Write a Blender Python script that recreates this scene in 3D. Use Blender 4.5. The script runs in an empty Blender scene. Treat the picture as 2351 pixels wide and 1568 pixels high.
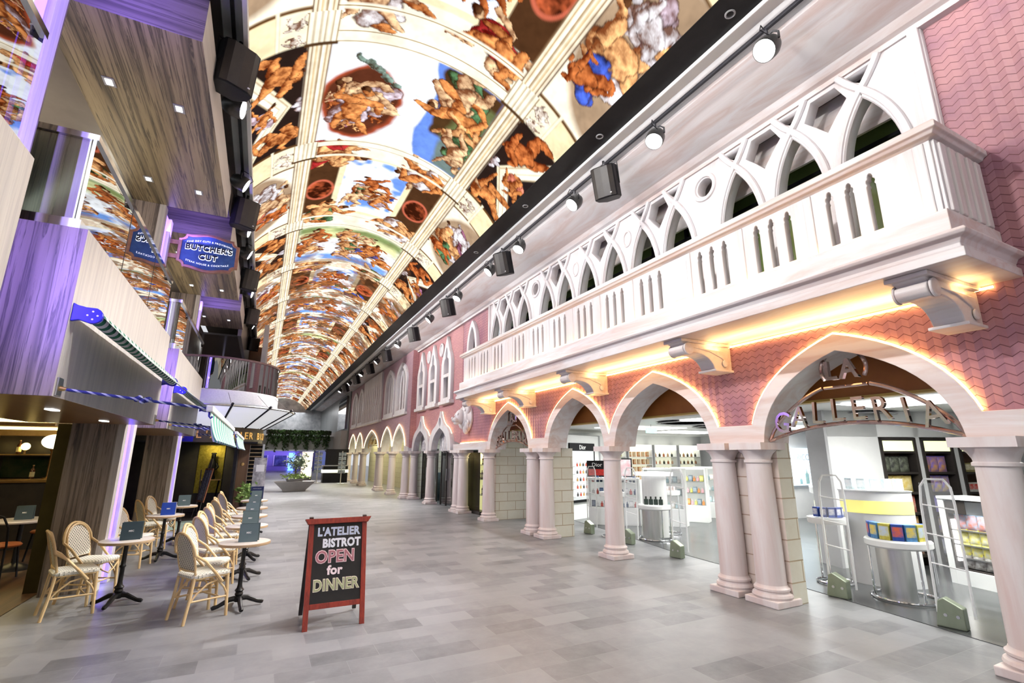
import bpy, bmesh, math, random
import numpy as np
from mathutils import Matrix, Vector
SC = bpy.context.scene
COL = SC.collection
R = math.radians
random.seed(7)
# ---------------------------------------------------------------- camera
cam_d = bpy.data.cameras.new('camera'); cam = bpy.data.objects.new('camera', cam_d); COL.objects.link(cam)
cam_d.sensor_width = 36.0; cam_d.lens = 1111.83*36/2351; cam_d.clip_start = .05; cam_d.clip_end = 300
def _cam():
    yaw, pitch, roll = R(26.794), R(13.286), R(.194)
    f = Vector((math.sin(yaw)*math.cos(pitch), math.cos(yaw)*math.cos(pitch), math.sin(pitch)))
    r0 = Vector((math.cos(yaw), -math.sin(yaw), 0)); u0 = r0.cross(f)
    r = math.cos(roll)*r0+math.sin(roll)*u0; u = -math.sin(roll)*r0+math.cos(roll)*u0
    m = Matrix((r, u, -f)).transposed().to_4x4(); m.translation = (0, 0, 1.7); return m
cam.matrix_world = _cam(); SC.camera = cam
# ---------------------------------------------------------------- view, world
SC.view_settings.view_transform = 'Standard'; SC.view_settings.look = 'None'
SC.view_settings.exposure = 0.33; SC.view_settings.gamma = 1.0; SC.view_settings.use_curve_mapping = False
W = bpy.data.worlds.new('world'); SC.world = W; W.use_nodes = True
W.node_tree.nodes['Background'].inputs[0].default_value = (.93, .95, 1, 1)
W.node_tree.nodes['Background'].inputs[1].default_value = .62
cy = SC.cycles
cy.max_bounces = 4; cy.diffuse_bounces = 2; cy.glossy_bounces = 3; cy.transmission_bounces = 3; cy.transparent_max_bounces = 8
cy.use_light_tree = False; cy.use_adaptive_sampling = True; cy.adaptive_threshold = .04
cy.caustics_reflective = False; cy.caustics_refractive = False; cy.sample_clamp_indirect = 4.0
# ---------------------------------------------------------------- lamps of the hall (track spots and coves)
def spot(name, loc, to, watt, color=(1, .97, .92), angle=70, blend=.6, radius=.06):
    d = bpy.data.lights.new(name, 'SPOT'); d.energy = watt; d.color = color
    d.spot_size = R(angle); d.spot_blend = blend; d.shadow_soft_size = radius
    o = bpy.data.objects.new(name, d); COL.objects.link(o); o.location = loc
    o.rotation_euler = (Vector(to)-Vector(loc)).to_track_quat('-Z', 'Y').to_euler(); return o
def area(name, loc, to, sx, sy, watt, color=(1, 1, 1), spread=180):
    d = bpy.data.lights.new(name, 'AREA'); d.shape = 'RECTANGLE'; d.size = sx; d.size_y = sy
    d.energy = watt; d.color = color; d.spread = R(spread)
    o = bpy.data.objects.new(name, d); COL.objects.link(o); o.location = loc
    o.rotation_euler = (Vector(to)-Vector(loc)).to_track_quat('-Z', 'Y').to_euler(); return o
LAMP_R = [2.66, 4.38, 6.37, 8.44, 9.95, 12.14, 14.7, 18.9, 22.9, 27, 31, 35]
LAMP_L = [2.6, 4.4, 6.35, 8.33, 10.25, 11.49, 14.5, 18.3, 22.3, 27, 31, 35]
SPEAK = [5.5, 9.22, 12.97, 16.6, 20.9, 24.6, 28.6, 32.6]
# ---------------------------------------------------------------- mesh helpers
class MB:
    def __init__(s): s.v = []; s.f = []; s.m = []
    def add(s, vs, fs, mi=0):
        b = len(s.v); s.v += [tuple(p) for p in vs]; s.f += [tuple(b+i for i in f) for f in fs]; s.m += [mi]*len(fs); return s
    def xf(s, M, start=0):
        M = M if isinstance(M, Matrix) else Matrix(M)
        s.v[start:] = [tuple(M @ Vector(p)) for p in s.v[start:]]; return s
    def box(s, x0, x1, y0, y1, z0, z1, mi=0):
        return s.add([(x0,y0,z0),(x1,y0,z0),(x1,y1,z0),(x0,y1,z0),(x0,y0,z1),(x1,y0,z1),(x1,y1,z1),(x0,y1,z1)],
                     [(0,3,2,1),(4,5,6,7),(0,1,5,4),(1,2,6,5),(2,3,7,6),(3,0,4,7)], mi)
    def tube(s, pts, r, n=8, closed=False, mi=0, flat=1.0):
        pts = [Vector(p) for p in pts]; N = len(pts)
        rs = r if isinstance(r, (list, tuple)) else [r]*N
        vs = []; up = None
        for i, p in enumerate(pts):
            a = pts[(i-1) % N] if (i > 0 or closed) else p; c = pts[(i+1) % N] if (i < N-1 or closed) else p
            t = (c-a).normalized()
            if up is None: up = Vector((0, 0, 1)) if abs(t.z) < .9 else Vector((1, 0, 0))
            side = t.cross(up)
            if side.length < 1e-6: side = t.orthogonal()
            side.normalize(); up = side.cross(t).normalized()
            for k in range(n):
                w = 2*math.pi*k/n; vs.append(p+side*math.cos(w)*rs[i]+up*math.sin(w)*rs[i]*flat)
        fs = []
        for i in range(N if closed else N-1):
            for k in range(n):
                a = i*n+k; b = i*n+(k+1) % n; j = ((i+1) % N)*n
                fs.append((a, b, j+(k+1) % n, j+k))
        if not closed: fs += [tuple(range(n-1, -1, -1)), tuple((N-1)*n+k for k in range(n))]
        return s.add(vs, fs, mi)
    def cyl(s, p0, p1, r, r1=None, n=12, mi=0): return s.tube([p0, p1], [r, r if r1 is None else r1], n, mi=mi)
    def lathe(s, prof, n=24, c=(0, 0, 0), mi=0, a0=0, a1=None):
        full = a1 is None; a1 = 2*math.pi if full else a1; m = n if full else n+1
        vs = []
        for r, z in prof:
            for k in range(m):
                w = a0+(a1-a0)*k/n; vs.append((c[0]+r*math.cos(w), c[1]+r*math.sin(w), c[2]+z))
        fs = []
        for i in range(len(prof)-1):
            for k in range(n):
                k2 = (k+1) % m; fs.append((i*m+k, i*m+k2, (i+1)*m+k2, (i+1)*m+k))
        if full:
            if prof[0][0] > 1e-5: fs.append(tuple(range(m-1, -1, -1)))
            if prof[-1][0] > 1e-5: fs.append(tuple((len(prof)-1)*m+k for k in range(m)))
        return s.add(vs, fs, mi)
    def prism(s, poly, d0, d1, axis='X', mi=0):
        # poly in the two other axes (X: (y,z), Y: (x,z), Z: (x,y)), extruded from d0 to d1
        n = len(poly)
        def P(a, b, d): return (d, a, b) if axis == 'X' else (a, d, b) if axis == 'Y' else (a, b, d)
        vs = [P(a, b, d0) for a, b in poly]+[P(a, b, d1) for a, b in poly]
        return s.add(vs, [tuple(range(n-1, -1, -1)), tuple(range(n, 2*n))]+[(i, (i+1) % n, n+(i+1) % n, n+i) for i in range(n)], mi)
    def sweep(s, path, prof, mi=0, closed=False):
        # profile [(out, up)] swept along a horizontal polyline, out = right of travel
        P = [Vector((p[0], p[1], 0)) for p in path]; z = path[0][2]; N = len(P); vs = []
        for i in range(N):
            d0 = (P[i]-P[i-1]).normalized() if (i > 0 or closed) else None
            d1 = (P[(i+1) % N]-P[i]).normalized() if (i < N-1 or closed) else None
            d0 = d0 or d1; d1 = d1 or d0
            n0 = Vector((d0.y, -d0.x, 0)); n1 = Vector((d1.y, -d1.x, 0)); m = (n0+n1); m = m/max(m.dot(n0), .2)
            vs += [(P[i].x+m.x*o, P[i].y+m.y*o, z+u) for o, u in prof]
        k = len(prof); fs = [(i*k+j, i*k+(j+1) % k, ((i+1) % N)*k+(j+1) % k, ((i+1) % N)*k+j) for i in range(N if closed else N-1) for j in range(k)]
        if not closed: fs += [tuple(range(k-1, -1, -1)), tuple((N-1)*k+j for j in range(k))]
        return s.add(vs, fs, mi)
    def sphere(s, c, r, nu=14, nv=8, mi=0, sc=(1, 1, 1)):
        b = len(s.v); s.lathe([(math.sin(math.pi*i/nv)*r+(1e-6 if i in (0, nv) else 0), -math.cos(math.pi*i/nv)*r) for i in range(nv+1)], nu, mi=mi)
        s.v[b:] = [(c[0]+p[0]*sc[0], c[1]+p[1]*sc[1], c[2]+p[2]*sc[2]) for p in s.v[b:]]; return s
    def grid(s, fn, nu, nv, mi=0):
        vs = [fn(i/nu, j/nv) for i in range(nu+1) for j in range(nv+1)]; w = nv+1
        return s.add(vs, [(i*w+j, (i+1)*w+j, (i+1)*w+j+1, i*w+j+1) for i in range(nu) for j in range(nv)], mi)
    def build(s, name, mats, parent=None, loc=(0, 0, 0), rotz=0, smooth=False, bevel=0, recalc=True, angle=40):
        me = bpy.data.meshes.new(name); me.from_pydata(s.v, [], s.f)
        mats = mats if isinstance(mats, (list, tuple)) else [mats]
        for m in mats: me.materials.append(m)
        if len(mats) > 1: me.polygons.foreach_set('material_index', s.m)
        return finish(name, me, parent, loc, rotz, smooth, bevel, recalc, angle)
def finish(name, me, parent=None, loc=(0, 0, 0), rotz=0, smooth=False, bevel=0, recalc=True, angle=40):
    if recalc:
        bm = bmesh.new(); bm.from_mesh(me); bmesh.ops.recalc_face_normals(bm, faces=bm.faces); bm.to_mesh(me); bm.free()
    if smooth:
        me.polygons.foreach_set('use_smooth', [True]*len(me.polygons)); me.set_sharp_from_angle(angle=R(angle))
    me.update()
    o = bpy.data.objects.new(name, me); COL.objects.link(o); o.parent = parent; o.location = loc; o.rotation_euler = (0, 0, rotz)
    if bevel:
        b = o.modifiers.new('bevel', 'BEVEL'); b.width = bevel; b.segments = 2; b.limit_method = 'ANGLE'
    return o
XW = Matrix(((0, 0, 1, 0), (1, 0, 0, 0), (0, 1, 0, 0), (0, 0, 0, 1)))     # (u,v,w) -> x=w, y=u, z=v
YW = Matrix(((1, 0, 0, 0), (0, 0, 1, 0), (0, 1, 0, 0), (0, 0, 0, 1)))     # (u,v,w) -> x=u, y=w, z=v
def _curve_mesh(name, cu, mat, M, parent, **k):
    ob = bpy.data.objects.new('tmp', cu); me = bpy.data.meshes.new_from_object(ob); bpy.data.objects.remove(ob); bpy.data.curves.remove(cu)
    me.transform(M); me.name = name; me.materials.clear(); me.materials.append(mat); return finish(name, me, parent, **k)
def plate(name, loops, th, mat, M, parent=None, bev=0, **k):
    cu = bpy.data.curves.new('c', 'CURVE'); cu.dimensions = '2D'; cu.fill_mode = 'BOTH'; cu.extrude = th/2; cu.bevel_depth = bev; cu.bevel_resolution = 1
    for pts in loops:
        sp = cu.splines.new('POLY'); sp.points.add(len(pts)-1); sp.use_cyclic_u = True
        for q, p in zip(sp.points, pts): q.co = (p[0], p[1], 0, 1)
    return _curve_mesh(name, cu, mat, M, parent, **k)
def text(name, s, size, mat, M, parent=None, ext=.004, align='CENTER', spacing=1.0, bold=0, sx=1.0, **k):
    cu = bpy.data.curves.new('t', 'FONT'); cu.body = s; cu.size = size; cu.extrude = ext; cu.align_x = align; cu.align_y = 'CENTER'
    cu.space_character = spacing; cu.offset = bold; cu.resolution_u = 3
    return _curve_mesh(name, cu, mat, M @ Matrix.Diagonal((sx, 1, 1, 1)), parent, recalc=False, **k)
def tag(o, label, cat, group=None, kind=None):
    o['label'] = label; o['category'] = cat
    if group: o['group'] = group
    if kind: o['kind'] = kind
    return o
def thing(name, label, cat, loc=(0, 0, 0), rotz=0, group=None):
    o = bpy.data.objects.new(name, None); COL.objects.link(o); o.location = loc; o.rotation_euler = (0, 0, rotz); o.empty_display_size = .1
    return tag(o, label, cat, group)
def struct(o): o['kind'] = 'structure'; return o
def kids(o): return [c for c in COL.objects if c.parent == o]
def dup(root, loc, rotz=0, label=None, group=None, tree=None):
    def cp(o, parent):
        c = o.copy(); COL.objects.link(c); c.parent = parent
        for ch in CH.get(o.name, []): cp(ch, c)
        return c
    CH = {}
    for o in bpy.data.objects:
        if o.parent: CH.setdefault(o.parent.name, []).append(o)
    r = cp(root, None); r.location = loc; r.rotation_euler = (0, 0, rotz)
    if label: r['label'] = label
    if group: r['group'] = group
    return r
def T(x, y, z, rz=0, rx=0, ry=0, s=1):
    return Matrix.Translation((x, y, z)) @ Matrix.Rotation(rz, 4, 'Z') @ Matrix.Rotation(ry, 4, 'Y') @ Matrix.Rotation(rx, 4, 'X') @ Matrix.Scale(s, 4)
# ---------------------------------------------------------------- materials
def nd(t, kind, _out=0, **inp):
    n = t.nodes.new('ShaderNode'+kind)
    for k, v in inp.items():
        if k.startswith('_'): setattr(n, k[1:], v); continue
        k2 = int(k[1:]) if k[0] == 'i' and k[1:].isdigit() else k.replace('__', ' ')
        s = n.inputs[k2]
        if isinstance(v, bpy.types.NodeSocket): t.links.new(v, s)
        else: s.default_value = v
    return n.outputs[_out]
def mth(t, op, a, b=0.0, c=0.0): return nd(t, 'Math', _operation=op, i0=a, i1=b, i2=c)
def c4(c): return (c[0], c[1], c[2], 1)
def mix(t, f, a, b, mode='MIX'):
    n = t.nodes.new('ShaderNodeMix'); n.data_type = 'RGBA'; n.blend_type = mode
    for i, v in ((0, f), (6, a), (7, b)):
        if isinstance(v, bpy.types.NodeSocket): t.links.new(v, n.inputs[i])
        else: n.inputs[i].default_value = v if i == 0 else c4(v)
    return n.outputs[2]
def ramp(t, f, stops):
    n = t.nodes.new('ShaderNodeValToRGB'); t.links.new(f, n.inputs[0]); e = n.color_ramp.elements
    while len(e) < len(stops): e.new(.5)
    for q, (p, c) in zip(e, stops): q.position = p; q.color = c4(c) if len(c) == 3 else c
    return n.outputs[0]
def coords(t, scale=(1, 1, 1), rot=(0, 0, 0)):
    g = nd(t, 'TexCoord', _out=3)
    return nd(t, 'Mapping', Vector=g, Scale=scale, Rotation=rot)
def noise(t, vec, scale, detail=4, rough=.55, dist=0): return nd(t, 'TexNoise', Vector=vec, Scale=scale, Detail=detail, Roughness=rough, Distortion=dist)
def pm(name, base=(.8, .8, .8), rough=.5, metal=0, emit=None, es=0, alpha=1, trans=0, ior=1.45, spec=.5, coat=0):
    m = bpy.data.materials.new(name); m.use_nodes = True; t = m.node_tree; b = t.nodes['Principled BSDF']; I = b.inputs
    I['Base Color'].default_value = c4(base); I['Roughness'].default_value = rough; I['Metallic'].default_value = metal
    I['Transmission Weight'].default_value = trans; I['IOR'].default_value = ior; I['Specular IOR Level'].default_value = spec; I['Alpha'].default_value = alpha
    I['Coat Weight'].default_value = coat
    if emit: I['Emission Color'].default_value = c4(emit); I['Emission Strength'].default_value = es
    m.cycles.emission_sampling = 'NONE'; return m
def bs(m): return m.node_tree, m.node_tree.nodes['Principled BSDF'].inputs
def link(m, col=None, h=None, bump=.3, dist=.01, rough=None):
    t, I = bs(m)
    if col is not None: t.links.new(col, I['Base Color'])
    if rough is not None: t.links.new(rough, I['Roughness'])
    if h is not None: t.links.new(nd(t, 'Bump', Height=h, Strength=bump, Distance=dist), I['Normal'])
    return m
def speck(name, a, b, scale=6, rough=.5, metal=0, bump=0, stretch=(1, 1, 1), **k):
    m = pm(name, a, rough, metal, **k); t, I = bs(m); n = noise(t, coords(t, stretch), scale, 5, .6)
    return link(m, mix(t, ramp(t, n, [(.35, (0, 0, 0)), (.65, (1, 1, 1))]), a, b), n if bump else None, bump)
def marble(name, a=(.80, .765, .75), b=(.62, .45, .38), axis='Y', scale=2.2, amt=.8):
    st = {'Y': (1.6, .25, 2.2), 'Z': (2, 2, .22), 'X': (.25, 1.6, 2.2)}[axis]
    m = pm(name, a, .38); t, I = bs(m); v = coords(t, st)
    n = noise(t, v, scale, 6, .6, .8); f = ramp(t, n, [(.42, (0, 0, 0)), (.62, (1, 1, 1)), (.75, (.3, .3, .3))])
    n2 = noise(t, v, scale*.5, 3, .5)
    c = mix(t, mth(t, 'MULTIPLY', f, amt), a, b); c = mix(t, mth(t, 'MULTIPLY', n2, .35), c, (.80, .78, .84))
    return link(m, c, n, .04)
def wood(name, a, b, dark, axis='Z', scale=5, vein=.9, rough=.4):
    st = {'Z': (2.2, 2.2, .06), 'Y': (2.2, .05, 2.2), 'X': (.06, 2.2, 2.2)}[axis]
    m = pm(name, a, rough); t, I = bs(m); v = coords(t, st)
    n = noise(t, v, scale, 6, .65, .6); n2 = noise(t, v, scale*2.6, 5, .7, 1.2); n3 = noise(t, v, scale*.45, 2, .5)
    c = mix(t, ramp(t, n, [(.3, (0, 0, 0)), (.7, (1, 1, 1))]), a, b)
    c = mix(t, mth(t, 'MULTIPLY', ramp(t, n2, [(.50, (0, 0, 0)), (.58, (.9, .9, .9)), (.66, (.2, .2, .2))]), min(1, vein*.8)), c, dark)
    c = mix(t, mth(t, 'MULTIPLY', ramp(t, n3, [(.50, (0, 0, 0)), (.56, (1, 1, 1)), (.64, (.1, .1, .1))]), min(1, vein*.6)), c, dark)
    return link(m, c, n2, .03)
def bricks(name, a, b, grout, w, h, mortar, plane='YZ', offset=.5, bump=.4, rough=.5, cloud=None, squash=1):
    m = pm(name, a, rough); t, I = bs(m); g = nd(t, 'TexCoord', _out=3)
    s = t.nodes.new('ShaderNodeSeparateXYZ'); t.links.new(g, s.inputs[0]); o = dict(zip('XYZ', s.outputs))
    v = nd(t, 'CombineXYZ', X=o[plane[0]], Y=o[plane[1]])
    n = t.nodes.new('ShaderNodeTexBrick'); t.links.new(v, n.inputs['Vector']); n.offset = offset
    for k, x in (('Color1', c4(a)), ('Color2', c4(b)), ('Mortar', c4(grout)), ('Scale', 1.0), ('Mortar Size', mortar), ('Mortar Smooth', .2), ('Brick Width', w), ('Row Height', h), ('Bias', 0)):
        n.inputs[k].default_value = x
    c = n.outputs[0]
    nn = noise(t, g, 2.2, 7, .72)
    if cloud: c = mix(t, mth(t, 'MULTIPLY', ramp(t, nn, [(.38, (0, 0, 0)), (.68, (1, 1, 1))]), cloud[1]), c, cloud[0])
    return link(m, c, mth(t, 'SUBTRACT', 1.0, n.outputs[1]), bump, .02)
def chevron(name, a, b, line, tooth=.115, row=.083, amp=.036):
    m = pm(name, a, .5); t, I = bs(m); g = nd(t, 'TexCoord', _out=3)
    s = t.nodes.new('ShaderNodeSeparateXYZ'); t.links.new(g, s.inputs[0])
    p = mth(t, 'PINGPONG', mth(t, 'ADD', s.outputs[1], 50.0), tooth/2)
    v = mth(t, 'ADD', s.outputs[2], mth(t, 'MULTIPLY', p, amp*2/tooth))
    f = mth(t, 'FRACT', mth(t, 'DIVIDE', v, row))
    ln = mth(t, 'LESS_THAN', f, .10)
    n = noise(t, g, 2.2, 5, .6); c = mix(t, ramp(t, n, [(.35, (0, 0, 0)), (.7, (1, 1, 1))]), a, b)
    c = mix(t, mth(t, 'MULTIPLY', ln, .9), c, line)
    return link(m, c, f, .8, .025)
def emis(name, c, s):
    m = pm(name, (0, 0, 0), .5, emit=c, es=s); m.cycles.emission_sampling = 'NONE' if s < 5 else 'AUTO'; return m
def glassy(name, tint=(.75, .85, .85), refl=.12, rough=0.0, a=.12):
    m = bpy.data.materials.new(name); m.use_nodes = True; t = m.node_tree; t.nodes.remove(t.nodes['Principled BSDF'])
    tr = nd(t, 'BsdfTransparent', Color=c4(tint)); gl = nd(t, 'BsdfGlossy', Color=(1, 1, 1, 1), Roughness=rough)
    fr = nd(t, 'Fresnel', IOR=1.5); f = mth(t, 'ADD', mth(t, 'MULTIPLY', fr, 1.0), refl)
    t.links.new(nd(t, 'MixShader', i0=f, i1=tr, i2=gl), t.nodes['Material Output'].inputs[0]); return m
M = {}
M['floor'] = bricks('floor_tile', (.27, .275, .285), (.13, .133, .142), (.24, .24, .25), .56, .28, .003, 'XY', .5, .15, .34, ((.33, .33, .34), .55))
M['shop_floor'] = bricks('shop_plank', (.045, .048, .05), (.08, .083, .086), (.03, .03, .03), 1.2, .2, .003, 'YX', .4, .1, .25)
M['bar_floor'] = wood('bar_boards', (.13, .07, .035), (.07, .035, .02), (.02, .01, .008), 'Y', 3, .8, .4)
M['marble'] = marble('marble_y', axis='Y'); M['marble_z'] = marble('marble_z', (.80, .72, .685), (.62, .42, .36), 'Z', 1.8, .6)
M['marble_w'] = marble('marble_pale', (.79, .77, .775), (.64, .53, .48), 'Z', 2.2, .6)
M['chevron'] = chevron('pink_chevron', (.54, .265, .285), (.36, .17, .23), (.17, .06, .075))
M['brick'] = bricks('pink_brick', (.55, .27, .27), (.47, .22, .24), (.36, .17, .18), .22, .05, .008, 'YZ', .5, .5, .6)
M['brick2'] = bricks('mauve_brick', (.47, .30, .33), (.40, .25, .30), (.33, .20, .24), .22, .05, .008, 'YZ', .5, .5, .6)
M['ashlar'] = bricks('ashlar_front', (.80, .70, .63), (.76, .65, .58), (.45, .30, .22), .5, .24, .008, 'YZ', .5, .5, .5, ((.66, .52, .42), .35))
M['ashlar_x'] = bricks('ashlar_side_greenlit', (.74, .72, .62), (.72, .70, .58), (.42, .32, .2), .5, .24, .008, 'XZ', .5, .5, .5, ((.60, .52, .38), .4))  # ashlar stone again, greenish light on side faces mixed into its colour
M['wood'] = wood('zebra_wood', (.42, .35, .29), (.30, .245, .20), (.04, .035, .04), 'Z', 4.8, 1.0)
M['wood_y'] = wood('zebra_wood_long', (.42, .33, .195), (.30, .23, .135), (.04, .032, .024), 'Y', 4.6, 1.15)
M['wood_x'] = wood('zebra_wood_cross', (.36, .30, .27), (.26, .21, .18), (.05, .04, .04), 'X', 4.2)
M['pale_wood'] = wood('pale_wood', (.74, .70, .655), (.66, .615, .57), (.44, .41, .42), 'Z', 8, .5)
M['pale_wood_y'] = wood('pale_wood_long', (.80, .76, .72), (.72, .68, .64), (.55, .5, .5), 'Y', 8, .4)
M['brown_wood'] = wood('brown_wood', (.20, .115, .07), (.15, .08, .05), (.08, .04, .03), 'Z', 6, .5)
M['soffit_wood'] = wood('soffit_wood', (.30, .17, .07), (.24, .13, .05), (.16, .08, .03), 'Y', 6, .4, .3)
M['white'] = speck('white_paint', (.84, .85, .84), (.80, .81, .80), 3, .45)
M['grey'] = speck('grey_paint', (.42, .42, .43), (.38, .38, .39), 3, .5)
M['ltgrey'] = speck('light_grey_paint', (.60, .60, .60), (.56, .56, .57), 3, .5)
M['black'] = speck('black_paint', (.006, .006, .008), (.010, .010, .012), 8, .5, spec=.25)
M['dark'] = speck('dark_panel', (.035, .03, .028), (.05, .042, .036), 4, .4)
M['chrome'] = speck('chrome', (.82, .83, .86), (.74, .75, .78), 5, .09, 1)
M['steel'] = speck('brushed_steel', (.60, .61, .60), (.52, .53, .52), 20, .32, 1, stretch=(1, 1, .1))
M['gold'] = speck('gold_metal', (.72, .48, .20), (.60, .38, .14), 8, .3, 1)
M['bronze_sign'] = speck('copper_chrome', (.66, .50, .46), (.50, .36, .33), 6, .10, 1)
M['glass'] = glassy('clear_glass', (.93, .97, .95), .02)
M['balc_glass'] = glassy('balustrade_glass', (.55, .62, .62), .42)
M['dark_glass'] = glassy('dark_glass', (.10, .11, .10), .16)
M['green_glass'] = pm('green_glazing', (.17, .24, .08), .08, spec=.9)
M['led_warm'] = emis('warm_led', (1, .56, .16), 16); M['led_white'] = emis('white_led', (1, .98, .95), 6)
M['led_violet'] = emis('violet_led', (.16, .09, 1), 5); M['led_lilac'] = emis('lilac_led', (.86, .86, 1), 2.6)
M['led_soft'] = emis('soft_warm_led', (1, .74, .36), 9)
M['lamp'] = emis('lamp_lens', (1, .99, .95), 30)
M['orange'] = speck('orange_panel', (.42, .15, .03), (.36, .12, .025), 2, .5)
# ---------------------------------------------------------------- floors
mb = MB().add([(-9, -9, 0), (16, -9, 0), (16, 90, 0), (-9, 90, 0)], [(0, 1, 2, 3)])
struct(mb.build('floor', M['floor']))
struct(MB().prism([(6.05, -4), (16, -4), (16, 14.4), (8.2, 14.4), (7.4, 9.3), (6.97, 7.36), (6.65, 4.5), (6.34, 2.7), (6.05, 1)], .0005, .006, 'Z').build('floor_shop', M['shop_floor']))
struct(MB().prism([(-9, 2), (-2.35, 2), (-2.3, 8.6), (-2.32, 14), (-9, 14)], .0005, .006, 'Z').build('floor_bar', M['bar_floor']))
# ---------------------------------------------------------------- right facade: arcade of pointed arches
def bez(p0, p1, p2, n): return [((1-t)**2*p0[0]+2*t*(1-t)*p1[0]+t*t*p2[0], (1-t)**2*p0[1]+2*t*(1-t)*p1[1]+t*t*p2[1]) for t in [i/n for i in range(n+1)]]
def parch(a, b, z, h, n=14, kx=.93, kz=.70):
    c = (a+b)/2; w = (b-a)/2
    L = bez((a, z), (c-w*kx, z+h*kz), (c, z+h), n); Rr = bez((c, z+h), (c+w*kx, z+h*kz), (b, z), n)
    return L+Rr[1:]
ZC = 1.87
SPANS = [(1.95, 4.25), (4.78, 7.2), (7.2, 9.5), (10.1, 12.6)]
def facade(x, spans, y0, y1, top, zv, hin, ring, half, th, zc=ZC):
    low = [(y0, zc)]; up = [(y0, zv)]; arcs = []
    for a, b in spans:
        low += parch(a+half, b-half, zc, hin)
        o = [(y, z) for y, z in parch(a+half-ring, b-half+ring, zc, hin+ring) if z >= zv]
        if up[-1][0] > o[0][0]: o = [p for p in o if p[0] > up[-1][0]+.01]
        arcs.append(o); up += o
    low.append((y1, zc)); up.append((y1, zv))
    return low, up, arcs
low, up, arcs = facade(5.65, SPANS, -2.0, 14.78, 6.05, 2.07, .99, .19, .15, .5)
struct(MB().prism(low+up[::-1], 5.61, 6.1, 'X').build('trim_1', M['marble'], bevel=.008))
wall_loop = up+[(14.78, 6.08), (-2.0, 6.08)]
struct(plate('wall_right', [wall_loop, [(1.81, 3.3), (12.54, 3.3), (12.54, 6.02), (1.81, 6.02)], [(13.38, 4.3), (14.2, 4.3)]+parch(13.38, 14.2, 4.9, .92)[::-1]], .12, M['chevron'], Matrix.Translation((5.71, 0, 0)) @ XW))
def led_line(pts, r, mat, label):
    return tag(MB().tube(pts, r, 5).build('light_strip', M[mat]), label, 'light strip', 'backlights round the shop arches')
NM = ['wide arch with the lettered sign', 'second arch from the right', 'third arch from the right', 'smaller arch with the lettered sign']
for k, o in enumerate(arcs): led_line([(5.628, y, z+.012) for y, z in o], .011, 'led_warm', 'warm light strip glowing along the '+NM[k])
led_line([(5.628, 12.75, 2.085), (5.628, 14.74, 2.085)], .011, 'led_warm', 'straight warm light strip on the ledge under the carved lion head')
# columns
def make_column(label):
    t = thing('marble_column', label, 'column')
    MB().box(-.22, .22, -.22, .22, 0, .075).build('plinth', M['marble_z'], t, bevel=.01)
    MB().lathe([(.215, .075), (.225, .10), (.215, .125), (.19, .135), (.185, .15), (.2, .165), (.2, .185), (.18, .2), (.172, .22)], 28).build('base', M['marble_z'], t, smooth=True)
    MB().lathe([(.168, .22), (.166, .6), (.158, 1.1), (.146, 1.62)], 28).build('shaft', M['marble_z'], t, smooth=True)
    m = MB().lathe([(.146, 1.62), (.165, 1.63), (.165, 1.655), (.15, 1.665), (.155, 1.69), (.18, 1.74), (.215, 1.77), (.22, 1.785)], 28)
    m.box(-.23, .23, -.23, .23, 1.785, ZC+.002); m.build('capital', M['marble_z'], t, smooth=True, angle=35)
    return t
CX = 5.66
col0 = make_column('pale marble column at the far right edge, cut by the frame'); col0.location = (CX, 1.95, 0)
for y, l in [(4.25, 'front column of the big near pair, beside the wide lettered arch'), (4.78, 'rear column of the big near pair, left of the front one'), (7.2, 'single free-standing marble column between the two shop arches'),
             (9.5, 'right column of the second pair, left of the black perfume wall panel'), (10.1, 'left column of the second pair, beside the smaller lettered arch'), (12.6, 'column left of the smaller lettered arch, beside the lit bottle window'),
             (14.53, 'right column of the tight pair left of the lit bottle window'), (14.97, 'left column of the tight pair left of the lit bottle window')]:
    dup(col0, (CX, y, 0), 0, 'pale marble '+l if 'marble' not in l else l)
def pier(x0, x1, y0, y1, z1, label):
    m = MB().box(x0, x1, y0, y1, 0, z1); m.m = [0, 0, 1, 0, 1, 0]
    return tag(m.build('stone_pier', [M['ashlar'], M['ashlar_x']]), label, 'pier')
pier(5.77, 6.03, 4.06, 4.95, ZC, 'stone block pier behind the big near pair of columns')
pier(5.77, 6.3, 9.42, 10.2, ZC, 'stone block pier behind the second pair of columns')
pier(5.89, 7.35, 12.62, 12.75, 2.4, 'pale stone block side wall inside the smaller lettered arch')
# balcony
bal = thing('balcony', 'long white marble balcony with gothic slot railing above the shop arches', 'balcony', (4.7, 1.58, 3.65))
BY0, BY1 = 0, 10.95
path = [(.95, BY1, 0), (0, BY1, 0), (0, 0, 0), (.95, 0, 0)]
m = MB().sweep(path, [(0, 0), (0, -.2), (.03, -.22), (.11, -.225), (.125, -.25), (.11, -.275), (.07, -.29), (.05, -.33), (.05, -.36), (.075, -.375), (.075, -.45), (-.25, -.45), (-.25, 0)])
m.box(.2, .95, .1, BY1-.1, -.449, -.002); m.build('slab', M['marble'], bal, bevel=.006)
m = MB().sweep([(.95, BY1-.06, .68), (.1, BY1-.06, .68), (.1, .06, .68), (.95, .06, .68)], [(.0, 0), (.03, .02), (.06, .025), (.075, .05), (.10, .06), (.10, .11), (.085, .13), (-.1, .13), (-.1, 0)])
m.build('handrail', M['marble'], bal, bevel=.006)
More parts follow.
